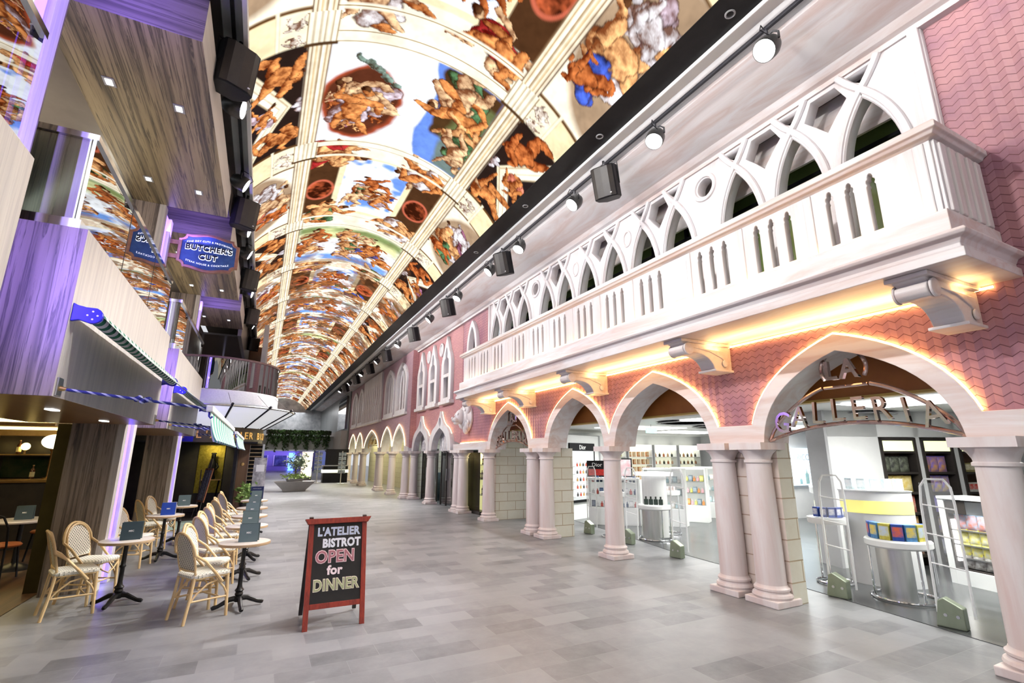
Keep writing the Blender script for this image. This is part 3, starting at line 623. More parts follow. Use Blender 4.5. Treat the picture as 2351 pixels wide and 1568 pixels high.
# slotted downlights under the first bay
for k, (x, y) in enumerate([(-1.75, 5.9), (-1.75, 7.6)]):
    tag(MB().box(x-.03, x+.03, y-.09, y+.09, 2.092, 2.099).build('slot_light', M['led_white']), 'slim slot light under the wooden overhang, '+('nearest the left edge' if k == 0 else 'beside the wooden column'), 'light')
# bar front structures beside the first column
struct(MB().box(-2.46, -2.26, 8.62, 8.80, 0, 2.1).build('wall_bar_post', speck('olive_metal', (.10, .085, .03), (.07, .055, .02), 2, .35, .5)))
# ---------------------------------------------------------------- track lamps and speakers
ORD = ['nearest', 'second', 'third', 'fourth', 'fifth', 'sixth', 'seventh', 'eighth', 'ninth', 'tenth', 'eleventh', 'twelfth']
def make_lamp():
    t = thing('track_lamp', '', 'spotlight')
    MB().cyl((0, 0, .25), (0, 0, .14), .022).build('stem', M['black'], t)
    m = MB().tube([(-.14, 0, 0), (-.14, 0, .08), (-.08, 0, .14), (.08, 0, .14), (.14, 0, .08), (.14, 0, 0)], .012, 6); m.build('yoke', M['black'], t)
    MB().tube([(.02, 0, .22), (.12, .04, .2), (.17, .06, .1), (.1, .1, .03)], .006, 5).build('cable', M['black'], t, smooth=True)
    MB().lathe([(.03, .15), (.07, .14), (.105, .09), (.125, .02), (.128, -.06), (.122, -.10), (.116, -.10), (.112, -.085), (.0001, -.085)], 24).build('housing', speck('lamp_can', (.09, .09, .09), (.05, .05, .05), 10, .35, .6), t, smooth=True)
    MB().lathe([(.110, -.088), (.0001, -.0881)], 20).build('lens', M['lamp'], t)
    m = MB()
    for k in range(7):
        a = k*math.pi/3; r = .066 if k < 6 else 0
        m.cyl((r*math.cos(a), r*math.sin(a), -.088), (r*math.cos(a), r*math.sin(a), -.1), .024, .02, 8)
    m.build('diode_cluster', M['lamp'], t); return t
lamp0 = make_lamp(); first = True
def place_lamp(x, y, aim, label, watt, col):
    global first
    o = lamp0 if first else dup(lamp0, (0, 0, 0)); first = False
    loc = Vector((x, y, 6.02)); o.location = loc; o['label'] = label; o['group'] = 'track spotlights'
    d = Vector(aim)-loc; tilt = math.atan2(math.hypot(d.x, d.y), -d.z); az = math.atan2(d.y, d.x)
    for c in [c for c in bpy.data.objects if c.parent == o]:
        n = c.name.split('.')[0]
        if n in ('housing', 'lens', 'diode_cluster'): c.rotation_euler = (0, -tilt, 0)
        if n == 'yoke': c.rotation_euler = (0, 0, math.pi/2)
    o.rotation_euler = (0, 0, az)
    p = loc+d.normalized()*.16
    spot('lamp_light', p, aim, watt*(3.6 if y > 17 else 1.9 if y < 5 and x < 0 else .78 if y < 13 else 2.0)*(4.1 if aim[0] < 0 and 5 < y < 13 else 1.8 if aim[0] < 2 else 1), col, 62 if aim[0] < 0 else 95)
for k, y in enumerate(LAMP_R):
    place_lamp(4.44, y, (-1.1, y+.5, .3) if k % 2 == 0 else (1.0, y-.8, 0), '%s track lamp on the right of the painted ceiling, counted from the camera' % ORD[k], 330, (1, .97, .95))
for k, y in enumerate(LAMP_L):
    place_lamp(-.76, y, (5.2, y+.2, 3.3) if k % 2 else (5.6, y-.8, 4.7), '%s track lamp on the left of the painted ceiling, counted from the camera' % ORD[k], 235, (1, .98, .96))
def make_speaker(label):
    t = thing('hanging_speaker', label, 'speaker')
    pl = [(-.19, -.13), (-.12, -.17), (.12, -.17), (.19, -.13), (.2, .02), (.11, .17), (-.11, .17), (-.2, .02)]
    MB().prism(pl, -.25, .25, 'Z').build('cabinet', M['black'], t, bevel=.012)
    MB().prism([(-.175, -.14), (-.11, -.182), (0, -.19), (.11, -.182), (.175, -.14)], -.235, .235, 'Z').build('grille', M['dark'], t, bevel=.004)
    MB().box(.10, .125, -.193, -.185, -.2, -.185).build('badge', M['white'], t)
    MB().tube([(-.2, 0, -.05), (-.215, 0, .28), (.215, 0, .28), (.2, 0, -.05)], .012, 5).build('bracket', M['black'], t)
    MB().cyl((0, 0, .28), (0, 0, .36), .02).build('stem', M['black'], t); return t
sp = make_speaker('')
for k, y in enumerate(SPEAK):
    o = sp if k == 0 else dup(sp, (0, 0, 0)); o.location = (4.46, y, 5.92); o.rotation_euler = (R(18), 0, R(-62)); o['group'] = 'hanging speakers'
    o['label'] = '%s black speaker on the right of the painted ceiling, counted from the camera' % ORD[k]
for k, y in enumerate(SPEAK):
    o = dup(sp, (-.72, y, 5.88), R(28), '%s black speaker on the left of the painted ceiling, counted from the camera' % ORD[k]); o.rotation_euler = (R(10), 0, R(28))
# ---------------------------------------------------------------- hanging plaque sign
def plaque(w, h, g):
    q = []
    def arc(c, r, a0, a1, n=5): return [(c[0]+r*math.cos(a0+(a1-a0)*i/n), c[1]+r*math.sin(a0+(a1-a0)*i/n)) for i in range(n+1)]
    hw, hh = w/2, h/2
    top = [(x, hh+.05*math.cos(x/hw*1.35*math.pi/2)**2-.05) for x in np.linspace(-hw+g, hw-g, 17)]
    pts = top+arc((hw, hh-.05), g, math.pi, 1.5*math.pi)[1:]+arc((hw, -hh+.05), g, math.pi/2, math.pi)
    bot = [(x, -z) for x, z in top][::-1]
    return pts+bot[1:]+arc((-hw, -hh+.05), g, 0, math.pi/2)[1:]+arc((-hw, hh-.05), g, -math.pi/2, 0)
sg = thing('hanging_sign', "blue plaque sign reading BUTCHER'S CUT hanging between wooden soffits", 'sign', (-1.13, 9.05, 4.97))
plate('rim', [plaque(.86, .66, .09), plaque(.79, .60, .075)[::-1]], .07, speck('copper_rim', (.42, .22, .13), (.30, .15, .09), 12, .35, .6), YW, sg, bev=.006)
plate('board', [plaque(.80, .61, .075)], .045, speck('sign_blue', (.035, .10, .22), (.02, .06, .16), 7, .5), YW, sg)
chw = pm('sign_white', (.9, .92, .95), .5, emit=(.9, .95, 1), es=.8); chb = M['black']
for s, z, z2 in (("BUTCHER'S", .075, .125), ('CUT', -.075, .125)):
    text('letter_halo', s, z2, chw, Matrix.Translation((0, -.026, z-.006)) @ YW, sg, .002, bold=.010, spacing=1.08); text('lettering', s, z2, chb, Matrix.Translation((0, -.034, z)) @ YW, sg, .005, bold=.003, spacing=1.08)
def arc_text(s, r, cx, cz, size, mat, y, sgn, par):
    L = len(s)*size*.62
    for i, ch in enumerate(s):
        if ch == ' ': continue
        a = (i-(len(s)-1)/2)*size*.66/r
        yield (ch, a)
for s, cz, sgn in (('FINE DRY CUTS & PROVISIONS', .205, 1), ('STEAK HOUSE & COCKTAILS', -.205, -1)):
    n = len(s)
    o = text('small_lettering', s, .042, chw, Matrix.Translation((0, -.026, cz)) @ YW, sg, .002, spacing=1.15)
    for v in o.data.vertices: v.co.z -= sgn*v.co.x**2*.5
m = MB()
for z in (.12, -.12): MB().box(-.56, -.41, -.02, .02, z-.035, z+.035).build('arm', speck('copper_arm', (.42, .22, .13), (.30, .15, .09), 12, .35, .6), sg)
MB().box(-.575, -.55, -.05, .05, -.22, .22).build('wall_plate', speck('copper_arm', (.42, .22, .13), (.30, .15, .09), 12, .35, .6), sg)
# ---------------------------------------------------------------- striped awnings
def striped(name, a, b, per, axis=1, duty=.5):
    m = pm(name, a, .75); t, I = bs(m); g = nd(t, 'TexCoord', _out=3); s = t.nodes.new('ShaderNodeSeparateXYZ'); t.links.new(g, s.inputs[0])
    f = mth(t, 'LESS_THAN', mth(t, 'FRACT', mth(t, 'DIVIDE', mth(t, 'ADD', s.outputs[axis], 10.0), per)), duty)
    return link(m, mix(t, f, a, b))
M['stripe'] = striped('awning_stripe', (.86, .87, .85), (.015, .16, .09), .155)
M['valance'] = striped('valance_stripe', (.70, .73, .70), (.12, .42, .32), .31, 1, .5)
M['blue'] = speck('blue_lacquer', (.02, .02, .42), (.015, .015, .34), 5, .35)
def rope_mat():
    m = pm('twisted_rope', (.02, .04, .3), .5); t, I = bs(m); g = nd(t, 'TexCoord', _out=3); s = t.nodes.new('ShaderNodeSeparateXYZ'); t.links.new(g, s.inputs[0])
    w = mth(t, 'ADD', mth(t, 'MULTIPLY', s.outputs[0], 14.0), mth(t, 'MULTIPLY', s.outputs[2], 24.0)); f = mth(t, 'LESS_THAN', mth(t, 'FRACT', w), .35)
    return link(m, mix(t, f, (.012, .02, .16), (.42, .46, .56)))
M['rope'] = rope_mat()
def make_awning(label, L):
    t = thing('striped_awning', label, 'awning', (-1.36, 4.56, 0))
    MB().lathe([(.05, 0), (.05, L)], 18).xf(Matrix.Translation((.12, .02, 2.72)) @ Matrix.Rotation(-math.pi/2, 4, 'X')).build('roller', M['stripe'], t, smooth=True)
    poly = [(0, 2.66), (0, 2.80), (.03, 2.785), (.08, 2.775)]+[(.125+.062*math.cos(a), 2.715+.062*math.sin(a)) for a in [math.pi/2-.3-i*.42 for i in range(9)]]+[(.05, 2.675)]
    for y0 in (-.02, L): 
        e = MB().prism(poly, y0, y0+.035, 'Y').build('end_cap', M['blue'], t, bevel=.005)
        m = MB()
        for a, r in ((0, .03), (1.6, .03), (3.2, .03), (4.8, .03)): m.cyl((.125+r*math.cos(a), y0-.004, 2.715+r*math.sin(a)), (.125+r*math.cos(a), y0+.01, 2.715+r*math.sin(a)), .007, n=8)
        if y0 < 0: m.build('stud', M['white'], e)
    MB().grid(lambda i, j: (.13+.83*i, .03+(L-.04)*j, 2.765-.70*i-.03*math.sin(math.pi*i)), 10, 24).build('canopy', M['stripe'], t, smooth=True)
    MB().box(.935, .985, .0, L, 2.035, 2.085).build('front_bar', M['white'], t, bevel=.008)
    def val(i, j):
        y = .02+(L-.04)*j; ph = y/.155*math.pi; drop = .24*i
        return (.97+.018*math.sin(ph*2)*i+.05*i*i, y, 2.04-drop-(.022*(1-abs(math.sin(ph))) if i == 1 else 0)*-1)
    MB().grid(val, 6, 150).build('valance', M['valance'], t, smooth=True)
    for y in (.04, L-.06):
        pts = [(.03+.93*k/12, y, 2.16-.10*k/12) for k in range(13)]
        a = MB().tube(pts, .011, 8).build('arm', M['rope'], t, smooth=True)
        m = MB()
        for k in range(5): m.sphere((.47+.02*k, y+.012*math.cos(k*2.2), 2.113-.002*k+.012*math.sin(k*2.2)), .022, 10, 6)
        m.build('knot', M['rope'], a, smooth=True)
        MB().box(.0, .012, y-.05, y+.05, 2.11, 2.24).build('arm_plate', M['steel'], t, bevel=.003)
        MB().cyl((.012, y, 2.165), (.05, y, 2.16), .02, .012, 10).build('pivot', M['gold'], t)
        MB().tube([(.955, y, 2.06), (.96, y-.01, 2.0), (.972, y-.01, 1.985), (.985, y-.01, 2.0)], .008, 6).build('hook', M['blue'], t)
    return t
aw = make_awning('green and white striped awning on the near wooden balcony front', 3.78)
dup(aw, (-1.36, 9.4, 0), 0, 'green and white striped awning on the farther wooden balcony front')
# ---------------------------------------------------------------- chalk A-board
ab = thing('chalkboard_sign', 'red framed chalkboard A-frame reading OPEN for DINNER on the tiled floor', 'sign', (.85, 5.66, 0))
M['red_wood'] = wood('red_wood', (.36, .045, .02), (.26, .03, .015), (.10, .012, .01), 'Z', 8, .6)
M['chalkboard'] = speck('chalkboard', (.012, .011, .010), (.02, .017, .013), 4, .6)
th = math.atan2(.235, 1.03); MF = Matrix.Rotation(-th, 4, 'X')
def bar(x0, x1, y0, y1, z0, z1): return MB().box(x0, x1, y0, y1, z0, z1).xf(MF)
bar(-.30, -.25, 0, .03, 0, 1.03).build('leg', M['red_wood'], ab, bevel=.003); bar(.25, .30, 0, .03, 0, 1.03).build('leg', M['red_wood'], ab, bevel=.003)
bar(-.25, .25, .003, .027, .185, .235).build('rail', M['red_wood'], ab, bevel=.003)
MB().prism([(-.31, 1.0), (.31, 1.0), (.345, 1.055), (-.345, 1.055)], -.022, .05, 'Y').xf(MF).build('header', M['red_wood'], ab, bevel=.003)
bar(-.25, .25, .010, .02, .235, 1.0).build('board', M['chalkboard'], ab)
MB2 = Matrix.Translation((0, .26, 1.03)) @ Matrix.Rotation(R(14.5), 4, 'X') @ Matrix.Translation((0, 0, -1.05))
for x in (-.30, .26): MB().box(x, x+.04, 0, .028, 0, 1.06).xf(MB2).build('rear_leg', M['dark'], ab)
MB().box(-.26, .26, .006, .02, .2, 1.0).xf(MB2).build('rear_board', M['chalkboard'], ab)
MB().tube([(-.1, .12, .19), (0, .25, .14), (.1, .12, .19)], .003, 5).build('cord', M['white'], ab)
def chalk(s, size, x, z, col, out, rot=0.0, bold=.006, sx=1.0):
    c = lambda n, q: pm(n, q, .9)
    A = MF @ Matrix.Translation((x, .0075, z)) @ YW @ Matrix.Rotation(rot, 4, 'Z')
    text('chalk_outline', s, size, c('chalk_edge', out), A, ab, .001, bold=bold, sx=sx, spacing=1.05)
    if col: text('chalk_fill', s, size, c('chalk_in', col), Matrix.Translation((0, -.0025, 0)) @ A, ab, .001, bold=bold*.2, sx=sx, spacing=1.05)
chalk("L'ATELIER", .115, .005, .915, (.62, .70, .86), (.92, .93, 1), .0, .005, .84)
chalk('BISTROT', .115, .04, .800, None, (.92, .93, .96), .0, .006, .84)
chalk('OPEN', .165, -.02, .665, (.45, .18, .20), (.95, .72, .70), .0, .009, .90)
chalk('for', .12, -.02, .535, None, (.97, .80, .80), .0, .005)
chalk('DINNER', .150, 0, .395, (.42, .45, .24), (.95, .85, .66), .0, .008, .80)
# ---------------------------------------------------------------- cafe tables
M['laminate'] = wood('table_top', (.74, .68, .62), (.66, .60, .54), (.5, .44, .4), 'X', 5, .3, .35)
M['iron'] = speck('cast_iron', (.010, .010, .010), (.02, .02, .02), 20, .35, .3, bump=.2)
M['edge'] = speck('table_edge', (.52, .37, .22), (.44, .30, .17), 9, .35)
def make_table(label):
    t = thing('cafe_table', label, 'table')
    MB().lathe([(.262, .682), (.27, .686), (.27, .708), (.262, .712), (.0001, .712)], 40).build('table_top', M['laminate'], t, smooth=True)
    MB().lathe([(.271, .680), (.2725, .684), (.2725, .706), (.271, .709)], 40).build('edge_band', M['edge'], t, smooth=True)
    MB().lathe([(.03, .12), (.045, .15), (.036, .17), (.05, .19), (.03, .215), (.024, .25), (.024, .40), (.032, .41), (.032, .425), (.024, .435), (.022, .64), (.06, .665), (.09, .68)], 16).build('post', M['iron'], t, smooth=True)
    MB().lathe([(.0001, .065), (.04, .07), (.055, .10), (.05, .125), (.03, .135)], 14).build('hub', M['iron'], t, smooth=True)
    for k in range(4):
        a = k*math.pi/2; c, s_ = math.cos(a), math.sin(a)
        pr = [(.03, .105), (.09, .10), (.15, .07), (.20, .045), (.245, .035), (.262, .028)]
        MB().tube([(r*c, r*s_, z) for r, z in pr], [.03, .028, .024, .021, .024, .018], 8).build('foot', M['iron'], t, smooth=True)
    return t
M['slate'] = speck('menu_slate', (.035, .06, .075), (.045, .072, .088), 6, .45); M['slate2'] = speck('menu_pale_slate', (.10, .15, .165), (.12, .17, .185), 6, .45); M['menu_blue'] = speck('menu_blue', (.01, .045, .30), (.012, .055, .36), 6, .4)
def make_menu(label, mat, pale):
    t = thing('menu_card', label, 'menu')
    b = MB().box(-.10, .10, -.002, .002, 0, .20).xf(T(0, -.045, 0, 0, R(-10))).build('front_panel', M[mat], t)
    text('logo', 'MSC', .026, M['white'], T(0, -.045, 0, 0, R(-10)) @ Matrix.Translation((.0, -.0035, .10)) @ YW, b, .0006, bold=.001)
    MB().box(-.10, .10, -.002, .002, 0, .205).xf(T(0.01, .06, 0, 0, R(12))).build('back_panel', M[pale], t)
    return t
TAB = [(-.05, 6.84, 'near cafe table of the right row, in front', 'slate2'), (-.06, 8.35, 'second cafe table of the right row from the camera', 'slate2'), (-.05, 9.69, 'third cafe table of the right row from the camera', 'slate2'), (-.03, 11.08, 'fourth cafe table of the right row from the camera', 'slate2'), (-.01, 12.85, 'farthest cafe table of the right row', 'slate2'),
       (-1.31, 7.59, 'near cafe table of the left row, by the wooden column', 'slate'), (-1.32, 10.35, 'middle cafe table of the left row', 'menu_blue'), (-1.29, 12.04, 'far cafe table of the left row', 'slate2')]
tb = make_table('')
mn = {q: make_menu('', q, 'slate2' if q != 'menu_blue' else 'white') for q in ('slate', 'slate2', 'menu_blue')}; used = set()
for k, (x, y, l, q) in enumerate(TAB):
    o = tb if k == 0 else dup(tb, (0, 0, 0)); o.location = (x, y, 0); o.rotation_euler = (0, 0, R(10+13*k)); o['label'] = 'round '+l; o['group'] = 'round cafe tables'
    c = dup(mn[q], (0, 0, 0)) if q in used else mn[q]; used.add(q)
    c.location = (x+.03, y-.02, .713); c.rotation_euler = (0, 0, R(-4 if x > -1 else 6)); c['label'] = ('blue ' if q == 'menu_blue' else 'dark slate ' if q == 'slate' else 'grey ')+'folded menu card on the '+l.replace(', in front', '').replace(', by the wooden column', '').replace(' from the camera', ''); c['group'] = 'menu cards'
# ---------------------------------------------------------------- rattan chairs
def cane(name, ax, k, a=(.86, .80, .66), d=(.06, .08, .05), thr=.42):
    m = pm(name, a, .6); t, I = bs(m); g = nd(t, 'TexCoord', _out=3); s = t.nodes.new('ShaderNodeSeparateXYZ'); t.links.new(g, s.inputs[0]); o = dict(zip('XYZ', s.outputs))
    p = mth(t, 'MULTIPLY', mth(t, 'COSINE', mth(t, 'MULTIPLY', o[ax[0]], k)), mth(t, 'COSINE', mth(t, 'MULTIPLY', o[ax[1]], k)))
    f = mth(t, 'GREATER_THAN', p, thr); return link(m, mix(t, f, a, d), p, .2)
M['cane_b'] = cane('cane_back', 'YZ', 165); M['cane_s'] = cane('cane_seat', 'XY', 165, (.88, .84, .72), (.30, .32, .24), .55)
M['rattan'] = speck('rattan', (.83, .62, .33), (.74, .50, .23), 14, .42, stretch=(1, 1, .3)); M['rattan2'] = M['rattan']
def make_chair():
    t = thing('rattan_chair', '', 'chair')
    hw = .21
    def rsq(r, z, n=6):
        pts = []
        for cx, cy, a0 in ((.19-.06, .20-.06, 0), (-.19+.05, .18-.05, 1), (-.19+.05, -.18+.05, 2), (.19-.06, -.20+.06, 3)):
            for i in range(n+1):
                a = a0*math.pi/2+i/n*math.pi/2; rr = .06*r+(.0 if r <= 1 else 0); pts.append((cx+(.06+r)*math.cos(a), cy+(.06+r)*math.sin(a), z))
        return pts
    L = [rsq(-.01, .425), rsq(.004, .435), rsq(.006, .455), rsq(-.012, .470), rsq(-.05, .474)]; n = len(L[0]); m = MB()
    m.add(sum(L, []), [(j*n+i, j*n+(i+1) % n, (j+1)*n+(i+1) % n, (j+1)*n+i) for j in range(len(L)-1) for i in range(n)]+[tuple(range(n))[::-1], tuple((len(L)-1)*n+i for i in range(n))])
    m.build('seat', M['cane_s'], t, smooth=True)
    bx = lambda z: -.185-.10*(z-.46)/.42
    out = [(-.155, .50)]+[(-.16-.012*math.sin(math.pi*i/6), .50+.2*i/6) for i in range(1, 6)]+[(.165*math.cos(a), .70+.165*math.sin(a)) for a in [math.pi-i*math.pi/14 for i in range(15)]]+[(.16+.012*math.sin(math.pi*i/6), .70-.2*i/6) for i in range(1, 6)]+[(.155, .50)]
    m = MB(); m.prism(out, -.006, .006, 'X'); m.v = [(x+bx(z)+.02*(abs(y)/.17)**2, y, z) for x, y, z in m.v]; m.build('backrest', M['cane_b'], t)
    fr = [(.09, -.215, .365), (.0, -.222, .47), (-.12, -.225, .60)]+[(bx(.70+.19*math.sin(a))-.012+.03*abs(math.cos(a)), -.215*math.cos(a), .67+.215*math.sin(a)) for a in [i*math.pi/12 for i in range(13)]]+[(-.12, .225, .60), (.0, .222, .47), (.09, .215, .365)]
    MB().tube(fr, .0145, 8).build('back_frame', M['rattan'], t, smooth=True)
    fr2 = [(bx(.46)+.02, -.165, .43)]+[(bx(z)+.015, y*1.03, z) for y, z in out]+[(bx(.46)+.02, .165, .43)]
    MB().tube(fr2, .012, 8).build('inner_frame', M['rattan'], t, smooth=True)
    MB().tube([(bx(.5)+.01, -.155, .50), (bx(.5)-.005, 0, .497), (bx(.5)+.01, .155, .50)], .010, 6).build('back_rail', M['rattan'], t, smooth=True)
    for sg in (-1, 1):
        MB().tube([(.19, sg*.185, 0), (.18, sg*.178, .18), (.165, sg*.17, .43)], [.0155, .016, .017], 8).build('leg', M['rattan'], t, smooth=True)
        MB().tube([(-.235, sg*.175, 0), (-.20, sg*.168, .22), (-.175, sg*.163, .46)], [.0155, .016, .016], 8).build('leg', M['rattan'], t, smooth=True)
        MB().tube([(.18, sg*.18, .20), (-.205, sg*.17, .21)], .010, 6).build('stretcher', M['rattan'], t, smooth=True)
        MB().tube([(.178, sg*.18, .21), (.13, sg*.185, .30), (.05, sg*.195, .385), (-.05, sg*.19, .36), (-.14, sg*.175, .28), (-.2, sg*.17, .2)], .010, 6).build('brace', M['rattan'], t, smooth=True)
    MB().tube([(.10, -.178, .205), (.10, .178, .205)], .010, 6).build('stretcher', M['rattan'], t, smooth=True)
    MB().tube([(.172, -.172, .40), (.185, -.09, .34), (.188, 0, .30), (.185, .09, .34), (.172, .172, .40)], .009, 6).build('brace', M['rattan'], t, smooth=True)
    m = MB()
    for sg in (-1, 1): m.cyl((.19, sg*.185, 0), (.189, sg*.184, .012), .0175, n=8); m.cyl((-.235, sg*.175, 0), (-.234, sg*.175, .012), .0175, n=8)
    MB().tube(rsq(-.012, .425)[::1], .011, 6, True).build('seat_rim', M['rattan'], t, smooth=True)
    return t
ch = make_chair(); k = 0
def put_chair(x, y, a, l):
    global k
    o = ch if k == 0 else dup(ch, (0, 0, 0)); k += 1; o.location = (x, y, 0); o.rotation_euler = (0, 0, R(a)); o['label'] = 'woven rattan bistro chair, '+l; o['group'] = 'rattan bistro chairs'
put_chair(-1.71, 7.42, 22, 'nearer of the two by the wooden column'); put_chair(-1.68, 8.0, -22, 'farther of the two by the wooden column')
put_chair(-1.62, 9.95, -12, 'behind the table with the blue menu card'); put_chair(-1.66, 11.55, 28, 'nearer of two at the far left table'); put_chair(-1.62, 12.3, -15, 'farther of two at the far left table')
for i, (y, l) in enumerate([(6.84, 'near right table'), (8.35, 'second right table'), (9.69, 'third right table'), (11.08, 'fourth right table'), (12.85, 'farthest right table')]):
    put_chair(-.41, y-.18, 31-3*i % 7, 'nearer seat at the '+l); put_chair(-.42, y+.40, -14+2*i, 'farther seat at the '+l)
# ---------------------------------------------------------------- round bistro corner with balcony above
BC = (-1.55, 17.0)
def ringbox(name, r0, r1, z0, z1, mat, par=None, n=64, a0=-math.pi, a1=.9, **k):
    return MB().lathe([(r0, z0), (r1, z0), (r1, z1), (r0, z1), (r0, z0)], n, a0=a0, a1=a1).build(name, mat, par, **k)
rb = thing('round_balcony', 'round balcony with curved glass railing above the bistro entrance', 'balcony', (BC[0], BC[1], 0))
MB().lathe([(.01, 3.02), (1.78, 3.02), (1.85, 3.06), (1.87, 3.1), (1.87, 3.40), (1.84, 3.43), (.01, 3.43)], 64).build('slab', speck('stucco', (.62, .62, .63), (.55, .55, .57), 26, .6, bump=.15), rb, smooth=True)
ringbox('glass', 1.80, 1.812, 3.44, 4.28, M['dark_glass'], rb, smooth=True)
MB().lathe([(1.775, 4.28), (1.84, 4.28), (1.85, 4.31), (1.84, 4.335), (1.775, 4.335), (1.775, 4.28)], 64, a0=-math.pi, a1=1.2).build('handrail', speck('rail_wood', (.22, .14, .13), (.17, .10, .09), 8, .4), rb, smooth=True)
for k in range(9):
    a = -math.pi+.2+k*.46; MB().cyl((1.79*math.cos(a), 1.79*math.sin(a), 3.43), (1.79*math.cos(a), 1.79*math.sin(a), 4.29), .018, n=8).build('baluster', M['steel'], rb)
cn = thing('glass_canopy', 'flared white glass canopy with dark ribs over the bistro sign band', 'canopy', (BC[0], BC[1], 0))
def cone(i, j):
    a = -2.6+3.6*i; sc = .07*math.sin(math.pi*((a+2.6)/.45 % 1)); r = 1.56+.78*j; return (r*math.cos(a), r*math.sin(a), 2.46+.50*j+(sc*j*.6 if j > .99 else 0))
MB().grid(cone, 64, 6).build('panels', pm('opal_glass_glow', (.88, .90, .90), .35, emit=(.9, .95, 1), es=.4), cn, smooth=True)  # panels emit a little to stand in for light falling on the glass
MB().tube([(2.345*math.cos(a), 2.345*math.sin(a), 2.97) for a in [-2.6+i*.06 for i in range(61)]], .028, 8).build('rim', M['steel'], cn, smooth=True)
for k in range(9):
    a = -2.6+k*.45; MB().tube([(1.56*math.cos(a), 1.56*math.sin(a), 2.45), (2.3*math.cos(a), 2.3*math.sin(a), 2.93), (2.42*math.cos(a), 2.42*math.sin(a), 3.02)], [.025, .03, .035], 6).build('rib', M['black'], cn)
for k in (3, 4, 5):
    a = -2.6+k*.45; MB().cyl((1.88*math.cos(a), 1.88*math.sin(a), 3.35), (2.34*math.cos(a), 2.34*math.sin(a), 2.98), .006, n=5).build('stay', M['steel'], cn)
bd = thing('sign_band', "dark curved sign band with gold letters reading L'ATELIER BISTROT", 'sign', (BC[0], BC[1], 0))
ringbox('band', 1.50, 1.56, 2.03, 2.45, speck('band_dark', (.045, .04, .02), (.07, .06, .03), 5, .4), bd, smooth=True)
gl = pm('gold_letters', (.62, .38, .10), .35, emit=(1, .5, .12), es=.12)
for i, chx in enumerate("L'ATELIER BISTROT"):
    if chx == ' ': continue
    a = -math.pi/2+.02+.112*i
    text('letter', chx, .27, gl, Matrix.Translation((1.575*math.cos(a), 1.575*math.sin(a), 2.22)) @ Matrix.Rotation(a+math.pi/2, 4, 'Z') @ YW, bd, .008, bold=.004)
nb = tag(MB().lathe([(1.565, 2.04), (1.565, 2.40)], 10, a0=-2.35, a1=-1.62).build('emblem_panel', M['blue'], None, BC+(0,)), 'small navy panel with a gold emblem left of the bistro letters', 'sign')
for k in range(12):
    a = -1.78+.0; w = k*math.pi/11
    MB().cyl((-.42-.05*math.cos(w), -1.545, 2.14+.05*math.sin(w)), (-.42-.15*math.cos(w), -1.53, 2.14+.15*math.sin(w)), .006, n=5).build('emblem_ray', gl, nb)
# entrance: dark room, gilded niche, pedestal statuette, brown door panel
struct(MB().box(-4.2, -.60, 18.3, 18.4, 0, 2.5).build('wall_bistro_back', M['dark']))
struct(MB().box(-4.2, -4.1, 13.5, 18.4, 0, 2.5).build('wall_bistro_side', M['brown_wood']))
struct(MB().box(-4.2, -.1, 15.6, 18.4, 2.02, 2.06).build('ceiling_bistro', M['black']))
struct(MB().box(-.66, -.58, 16.1, 18.3, 0, 2.03).build('wall_bistro_jamb', M['black']))
struct(MB().prism([(-3.6, 13.0), (-.85, 14.6), (-.75, 17.6), (-3.6, 17.6)], .0005, .007, 'Z').build('floor_entry_reflection', speck('green_reflection', (.42, .52, .42), (.28, .36, .29), 3, .25)))  # entry sheet coloured to stand in for a light-green reflection on the floor
struct(MB().prism([(-3.9, 15.9), (-.62, 15.9), (-.62, 18.3), (-3.9, 18.3)], .008, .014, 'Z').build('floor_bistro', M['dark']))
gp = speck('gilded', (.34, .27, .04), (.22, .17, .02), 16, .35, .7, bump=.6)
tag(MB().box(-1.72, -1.0, 18.24, 18.29, .55, 2.0).build('gilded_panel', gp, bevel=.01), 'mottled gold wall panel inside the dark bistro entrance', 'panel')
spot('bistro_spot', (-1.3, 17.0, 1.98), (-1.35, 18.3, 1.3), 25, (1, .85, .4), 70)
st = thing('statuette', 'black standing figurine on a slim table before the gold panel', 'statue', (-1.27, 17.8, .98))
MB().lathe([(.10, 0), (.11, .05), (.08, .12), (.075, .25), (.10, .40), (.085, .50), (.05, .56), (.045, .60), (.065, .66), (.06, .72), (.03, .76), (.0001, .77)], 16).build('body', M['black'], st, smooth=True)
MB().tube([(.09, 0, .47), (.15, -.03, .36), (.10, -.08, .28)], [.035, .03, .022], 8).build('arm', M['black'], st, smooth=True)
MB().box(-.07, .07, -.05, .05, .74, .78).build('basket', M['black'], st, bevel=.01)
ct = thing('console_table', 'slim dark console table carrying the black figurine', 'table', (-1.27, 17.8, 0))
MB().box(-.28, .28, -.15, .15, .945, .975).build('table_top', M['gold'], ct, bevel=.005)
for x in (-.22, .22):
    for y in (-.11, .11): MB().tube([(x, y, .014), (x*.8, y*.8, .4), (x, y, .945)], .018, 6).build('leg', M['black'], ct)
dp = thing('door_panel', 'brown wooden panel with a small brass oval plate at the bistro entrance', 'panel', (-.47, 17.1, 0))
MB().box(-.16, .17, 0, .06, 0, 2.02).build('panel', M['brown_wood'], dp, bevel=.004)
MB().lathe([(.05, 0), (.05, .008), (.035, .012), (.0001, .012)], 16).xf(Matrix.Translation((.02, 0, 1.43)) @ Matrix.Rotation(math.pi/2, 4, 'X')).build('plate', M['gold'], dp, smooth=True)
bk = thing('wall_shelf', 'tall shelf of pale horizontal boards at the curved bistro corner', 'shelf', (-.12, 17.15, 0))
MB().box(-.17, .17, .05, .08, 0, 2.02).build('back', M['black'], bk)
